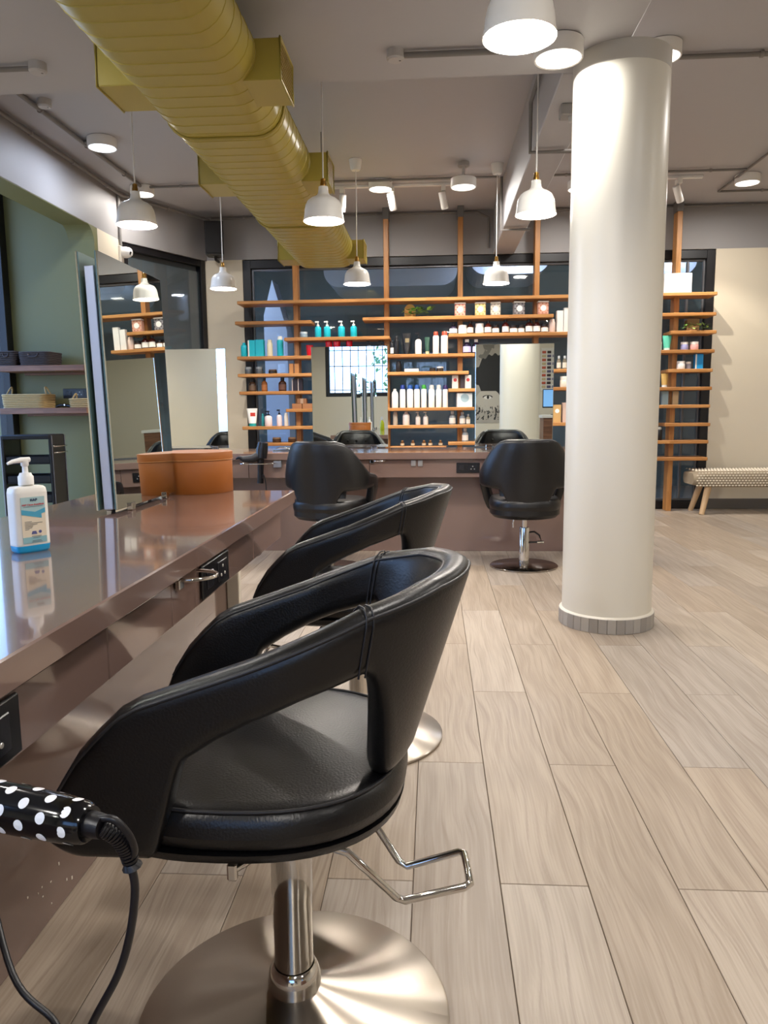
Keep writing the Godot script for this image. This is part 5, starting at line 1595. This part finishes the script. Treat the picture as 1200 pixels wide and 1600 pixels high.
	bs = Basis(Vector3.UP.cross(ax).normalized(), ax, Vector3.UP.cross(ax).normalized().cross(ax))
	var hp := [Vector2(0, 0.0), Vector2(0.0125, 0.0), Vector2(0.0145, 0.003), Vector2(0.0165, 0.02), Vector2(0.0178, 0.06), Vector2(0.0178, 0.11), Vector2(0.0165, 0.15), Vector2(0.0135, 0.175), Vector2(0, 0.178)]
	obj("handle", turned(hp, Vector3.ZERO, 32, bs), mat("0d0d10", 0.12), ci)
	var dots := S()
	for k in 9:
		var l := 0.012 + k * 0.018
		for j in 7:
			var an := TAU * (j + 0.5 * (k % 2)) / 7.0
			var r := 0.0
			for e in hp.size() - 1:
				if l >= hp[e].y and l <= hp[e + 1].y:
					r = lerpf(hp[e].x, hp[e + 1].x, (l - hp[e].y) / maxf(hp[e + 1].y - hp[e].y, 0.0001))
			var radial := Vector3(cos(an), 0, sin(an))
			var c: Vector3 = bs * (radial * (r + 0.0003) + Vector3(0, l, 0))
			var u := bs * Vector3(-sin(an), 0, cos(an))
			var v := bs * Vector3.UP
			var nrm := bs * radial
			dots.set_smooth_group(-1)
			for s in 14:
				var a0 := TAU * s / 14
				var a1 := TAU * (s + 1) / 14
				var q0 := c + (u * cos(a0) + v * sin(a0)) * 0.0042 - nrm * (0.0042 * 0.0042 * cos(a0) * cos(a0) / (2.0 * r))
				var q1 := c + (u * cos(a1) + v * sin(a1)) * 0.0042 - nrm * (0.0042 * 0.0042 * cos(a1) * cos(a1) / (2.0 * r))
				tri(dots, c, q0, q1)
	dots.generate_normals()
	obj("polka_dots", dots, mat("f2f2f2", 0.3), ci)
	obj("barrel", turned([Vector2(0, 0.178), Vector2(0.011, 0.178), Vector2(0.011, 0.33), Vector2(0.008, 0.345), Vector2(0, 0.346)], Vector3.ZERO, 24, bs), m_chrome, ci)
	obj("end_boss", turned([Vector2(0, -0.012), Vector2(0.0085, -0.012), Vector2(0.0095, -0.002), Vector2(0.009, 0.002), Vector2(0, 0.002)], Vector3.ZERO, 20, bs), m_black, ci)
	var rel := smooth_path([Vector3(0.01, -0.001, 0.003), Vector3(0.019, -0.009, 0.0), Vector3(0.024, -0.022, -0.004), Vector3(0.027, -0.036, -0.006)], 6)
	obj("strain_relief", pipe(rel, 0.0042, 10), m_black, ci)
	var rings := S()
	for k in range(1, rel.size() - 3, 1):
		var d: Vector3 = (rel[k + 1] - rel[k]).normalized()
		tube(rings, [rel[k] - d * 0.0008, rel[k] + d * 0.0008], 0.0062, 10)
	tube(rings, [rel[-3], rel[-1]], [0.0052, 0.0075], 10)
	rings.generate_normals()
	obj("relief_rings", rings, m_black, ci)
	obj("hanging_loop", pipe(smooth_path([Vector3(0.008, 0.006, 0.003), Vector3(0.02, 0.006, 0.004), Vector3(0.029, -0.006, 0.002), Vector3(0.031, -0.02, -0.002), Vector3(0.027, -0.028, -0.004)], 6), 0.0028, 8), m_black, ci)
	var o := ci.position
	var cord := [Vector3(-0.2215, 0.755, -0.5), Vector3(-0.219, 0.735, -0.5), Vector3(-0.2245, 0.7, -0.5), Vector3(-0.236, 0.665, -0.5), Vector3(-0.26, 0.62, -0.5), Vector3(-0.285, 0.56, -0.52), Vector3(-0.31, 0.515, -0.56), Vector3(-0.344, 0.53, -0.6), Vector3(-0.394, 0.562, -0.62), Vector3(-0.48, 0.62, -0.72), Vector3(-0.54, 0.663, -0.79)]
	for i in cord.size():
		cord[i] -= o
	obj("cord", pipe(smooth_path(cord, 8), 0.0031, 10), mat("141419", 0.4), ci)
	# hair dryer in its ring at the back counter
	var hd := thing("hair_dryer", "black hair dryer hanging in a steel ring at the back counter edge", "hair dryer", Vector3(-1.25, 0.0, -5.5))
	obj("barrel", pipe([Vector3(0.0, 0.855, 0.0), Vector3(-0.01, 0.80, 0.0), Vector3(-0.015, 0.74, 0.005)], [0.036, 0.044, 0.04], 18), mat("101014", 0.25), hd)
	obj("nozzle", pipe([Vector3(-0.015, 0.765, 0.0), Vector3(-0.08, 0.735, 0.02), Vector3(-0.15, 0.735, 0.03)], [0.036, 0.03, 0.022], 16), mat("17171b", 0.4), hd)
	obj("handle", pipe([Vector3(-0.02, 0.74, 0.0), Vector3(-0.025, 0.64, 0.0), Vector3(-0.03, 0.555, 0.0)], [0.026, 0.022, 0.024], 14), mat("101014", 0.25), hd)
	obj("diffuser_comb", pipe(smooth_path([Vector3(-0.13, 0.73, 0.03), Vector3(-0.17, 0.745, 0.03), Vector3(-0.2, 0.735, 0.03)], 5), [0.02, 0.021, 0.02, 0.018, 0.016, 0.014, 0.012, 0.01, 0.008, 0.006, 0.004], 12), m_black, hd)
	obj("cable", pipe(smooth_path([Vector3(-0.02, 0.56, 0.005), Vector3(0.0, 0.62, 0.02), Vector3(0.015, 0.52, 0.01), Vector3(0.0, 0.3, 0.0), Vector3(-0.03, 0.05, 0.0), Vector3(-0.1, 0.006, 0.05)], 8), 0.004, 8), m_black, hd)
	var dr := thing("tool_holder", "steel ring carrying the hair dryer at the back counter", "holder", Vector3(-1.22, 0.70, -5.575))
	obj("bracket", box(Vector3(0.06, -0.01, 0.004), Vector3(0.06, 0.05, 0.03), 0.003), mat("9a9a9c", 0.3, 0.8), dr)
	obj("ring", pipe(smooth_path([Vector3(0.05, 0, 0.015), Vector3(0.03, 0, 0.1), Vector3(-0.1, 0, 0.13), Vector3(-0.2, 0, 0.1), Vector3(-0.17, 0, 0.04)], 6), 0.004, 8), m_chrome, dr)

# ---------------------------------------------------------------- what the mirrors show behind the camera
func mural_tex() -> ImageTexture:
	var w := 300
	var h := 300
	var im := Image.create(w, h, false, Image.FORMAT_RGB8)
	var n := FastNoiseLite.new()
	n.seed = 5
	n.frequency = 0.012
	for y in h:
		for x in w:
			var k := n.get_noise_2d(x, y) * 0.5 + 0.5
			var c := Color.html("b9b0a2").lerp(Color.html("a29a8e"), k)
			# grey smoke strokes at the top
			var sw := sin((x * 0.05 + k * 9.0)) * 0.5 + 0.5
			if y < 95 and sw > 0.62:
				c = c.lerp(Color.html("5a5650"), 0.6)
			# hair: a black mass with a lock down the far side
			var e := Vector2((x - 105) / 98.0, (y - 128) / 78.0).length()
			var lock := Vector2((x - 165) / 42.0, (y - 185) / 78.0).length()
			if e < 1.0 + 0.05 * sin(x * 0.2) or lock < 1.0:
				c = Color.html("1e1c1c")
			# cheek
			var face := Vector2((x - 70) / 62.0, (y - 215) / 40.0).length()
			if face < 1.0 and y > 182:
				c = Color.html("c2b9aa")
			var ev := Vector2((x - 66) / 19.0, (y - 206) / 6.5).length()
			if ev < 1.0:
				c = Color.html("e6e0d6") if Vector2((x - 68) / 6.0, (y - 205) / 6.5).length() > 1.0 else Color.html("151313")
			elif ev < 1.35 and y < 206:
				c = Color.html("171515")
			if absf(y - 262) < 26:
				var bl := n.get_noise_2d(x * 5.0, y * 4.0)
				if bl > 0.22:
					c = Color.html("1b1919")
			im.set_pixel(x, y, c)
	return ImageTexture.create_from_image(im)

func build_rear_things() -> void:
	var mu := thing("wall_mural", "black and white mural of a face painted on the rear wall", "mural")
	var st := S()
	cbox(st, Vector3(1.08, 1.62, 2.996), Vector3(1.2, 1.64, 0.006), 0.0)
	st.generate_normals()
	obj("backing", st, mat("b0a799", 0.6), mu)
	var q := S()
	q.set_smooth_group(-1)
	quad(q, Vector3(1.68, 0.8, 2.992), Vector3(0.48, 0.8, 2.992), Vector3(0.48, 2.44, 2.992), Vector3(1.68, 2.44, 2.992), [Vector2(1, 1), Vector2(0, 1), Vector2(0, 0), Vector2(1, 0)])
	q.generate_normals()
	obj("print", q, mat("ffffff", 0.6, 0.0, {"albedo_texture": mural_tex()}), mu)
	var d := thing("reception_desk", "brown wooden reception desk with a white top seen in the mirror", "desk", Vector3(2.27, 0, 1.0))
	obj("carcass", box(Vector3(0, 0.46, 0), Vector3(1.3, 0.92, 0.6), 0.004), m_walnut, d)
	obj("desk_top", box(Vector3(0, 0.945, 0), Vector3(1.36, 0.05, 0.66), 0.004), m_white, d)
	obj("drawer_pull", box(Vector3(-0.4, 0.7, -0.307), Vector3(0.14, 0.012, 0.016), 0.003), m_chrome, d)
	var mo := thing("computer_monitor", "monitor with a pale blue screen on the reception desk", "monitor", Vector3(1.87, 0.97, 0.9))
	obj("casing", box(Vector3(0, 0.28, 0), Vector3(0.5, 0.32, 0.03), 0.006), m_black, mo)
	obj("screen", box(Vector3(0, 0.285, -0.0155), Vector3(0.475, 0.285, 0.003), 0.0), glow("7db4ee", 0.8), mo)
	obj("stand", box(Vector3(0, 0.065, 0.01), Vector3(0.05, 0.13, 0.03), 0.004), m_black, mo)
	obj("foot", box(Vector3(0, 0.006, 0), Vector3(0.2, 0.012, 0.16), 0.004), m_black, mo)
	var sc := thing("swatch_board", "tall board of coloured hair swatches on the rear wall", "swatch board", Vector3(2.1, 1.45, 2.985))
	obj("board", box(Vector3(0, 0.4, 0), Vector3(0.62, 0.84, 0.02), 0.003), mat("e4dfd4", 0.5), sc)
	var cols := ["c9b68a", "5a5470", "8d8aa0", "b8553a", "3a2a26", "d8d2c4"]
	for i in 6:
		for j in 10:
			obj("swatch", box(Vector3(-0.25 + i * 0.1, 0.06 + j * 0.075, -0.016), Vector3(0.075, 0.05, 0.014), 0.004), mat(cols[(i + (j % 2) * 3) % 6], 0.5), sc)
	var sb := thing("spray_bottle", "yellow green spray bottle on the near counter seen in the mirror", "bottle", Vector3(-0.82, TOP, -0.45))
	obj("body", turned([Vector2(0, 0), Vector2(0.034, 0), Vector2(0.036, 0.004), Vector2(0.034, 0.1), Vector2(0.014, 0.15), Vector2(0, 0.15)], Vector3.ZERO, 20), mat("c6cf22", 0.25), sb)
	obj("spray_head", box(Vector3(0, 0.18, 0.01), Vector3(0.03, 0.05, 0.07), 0.006), m_white, sb)
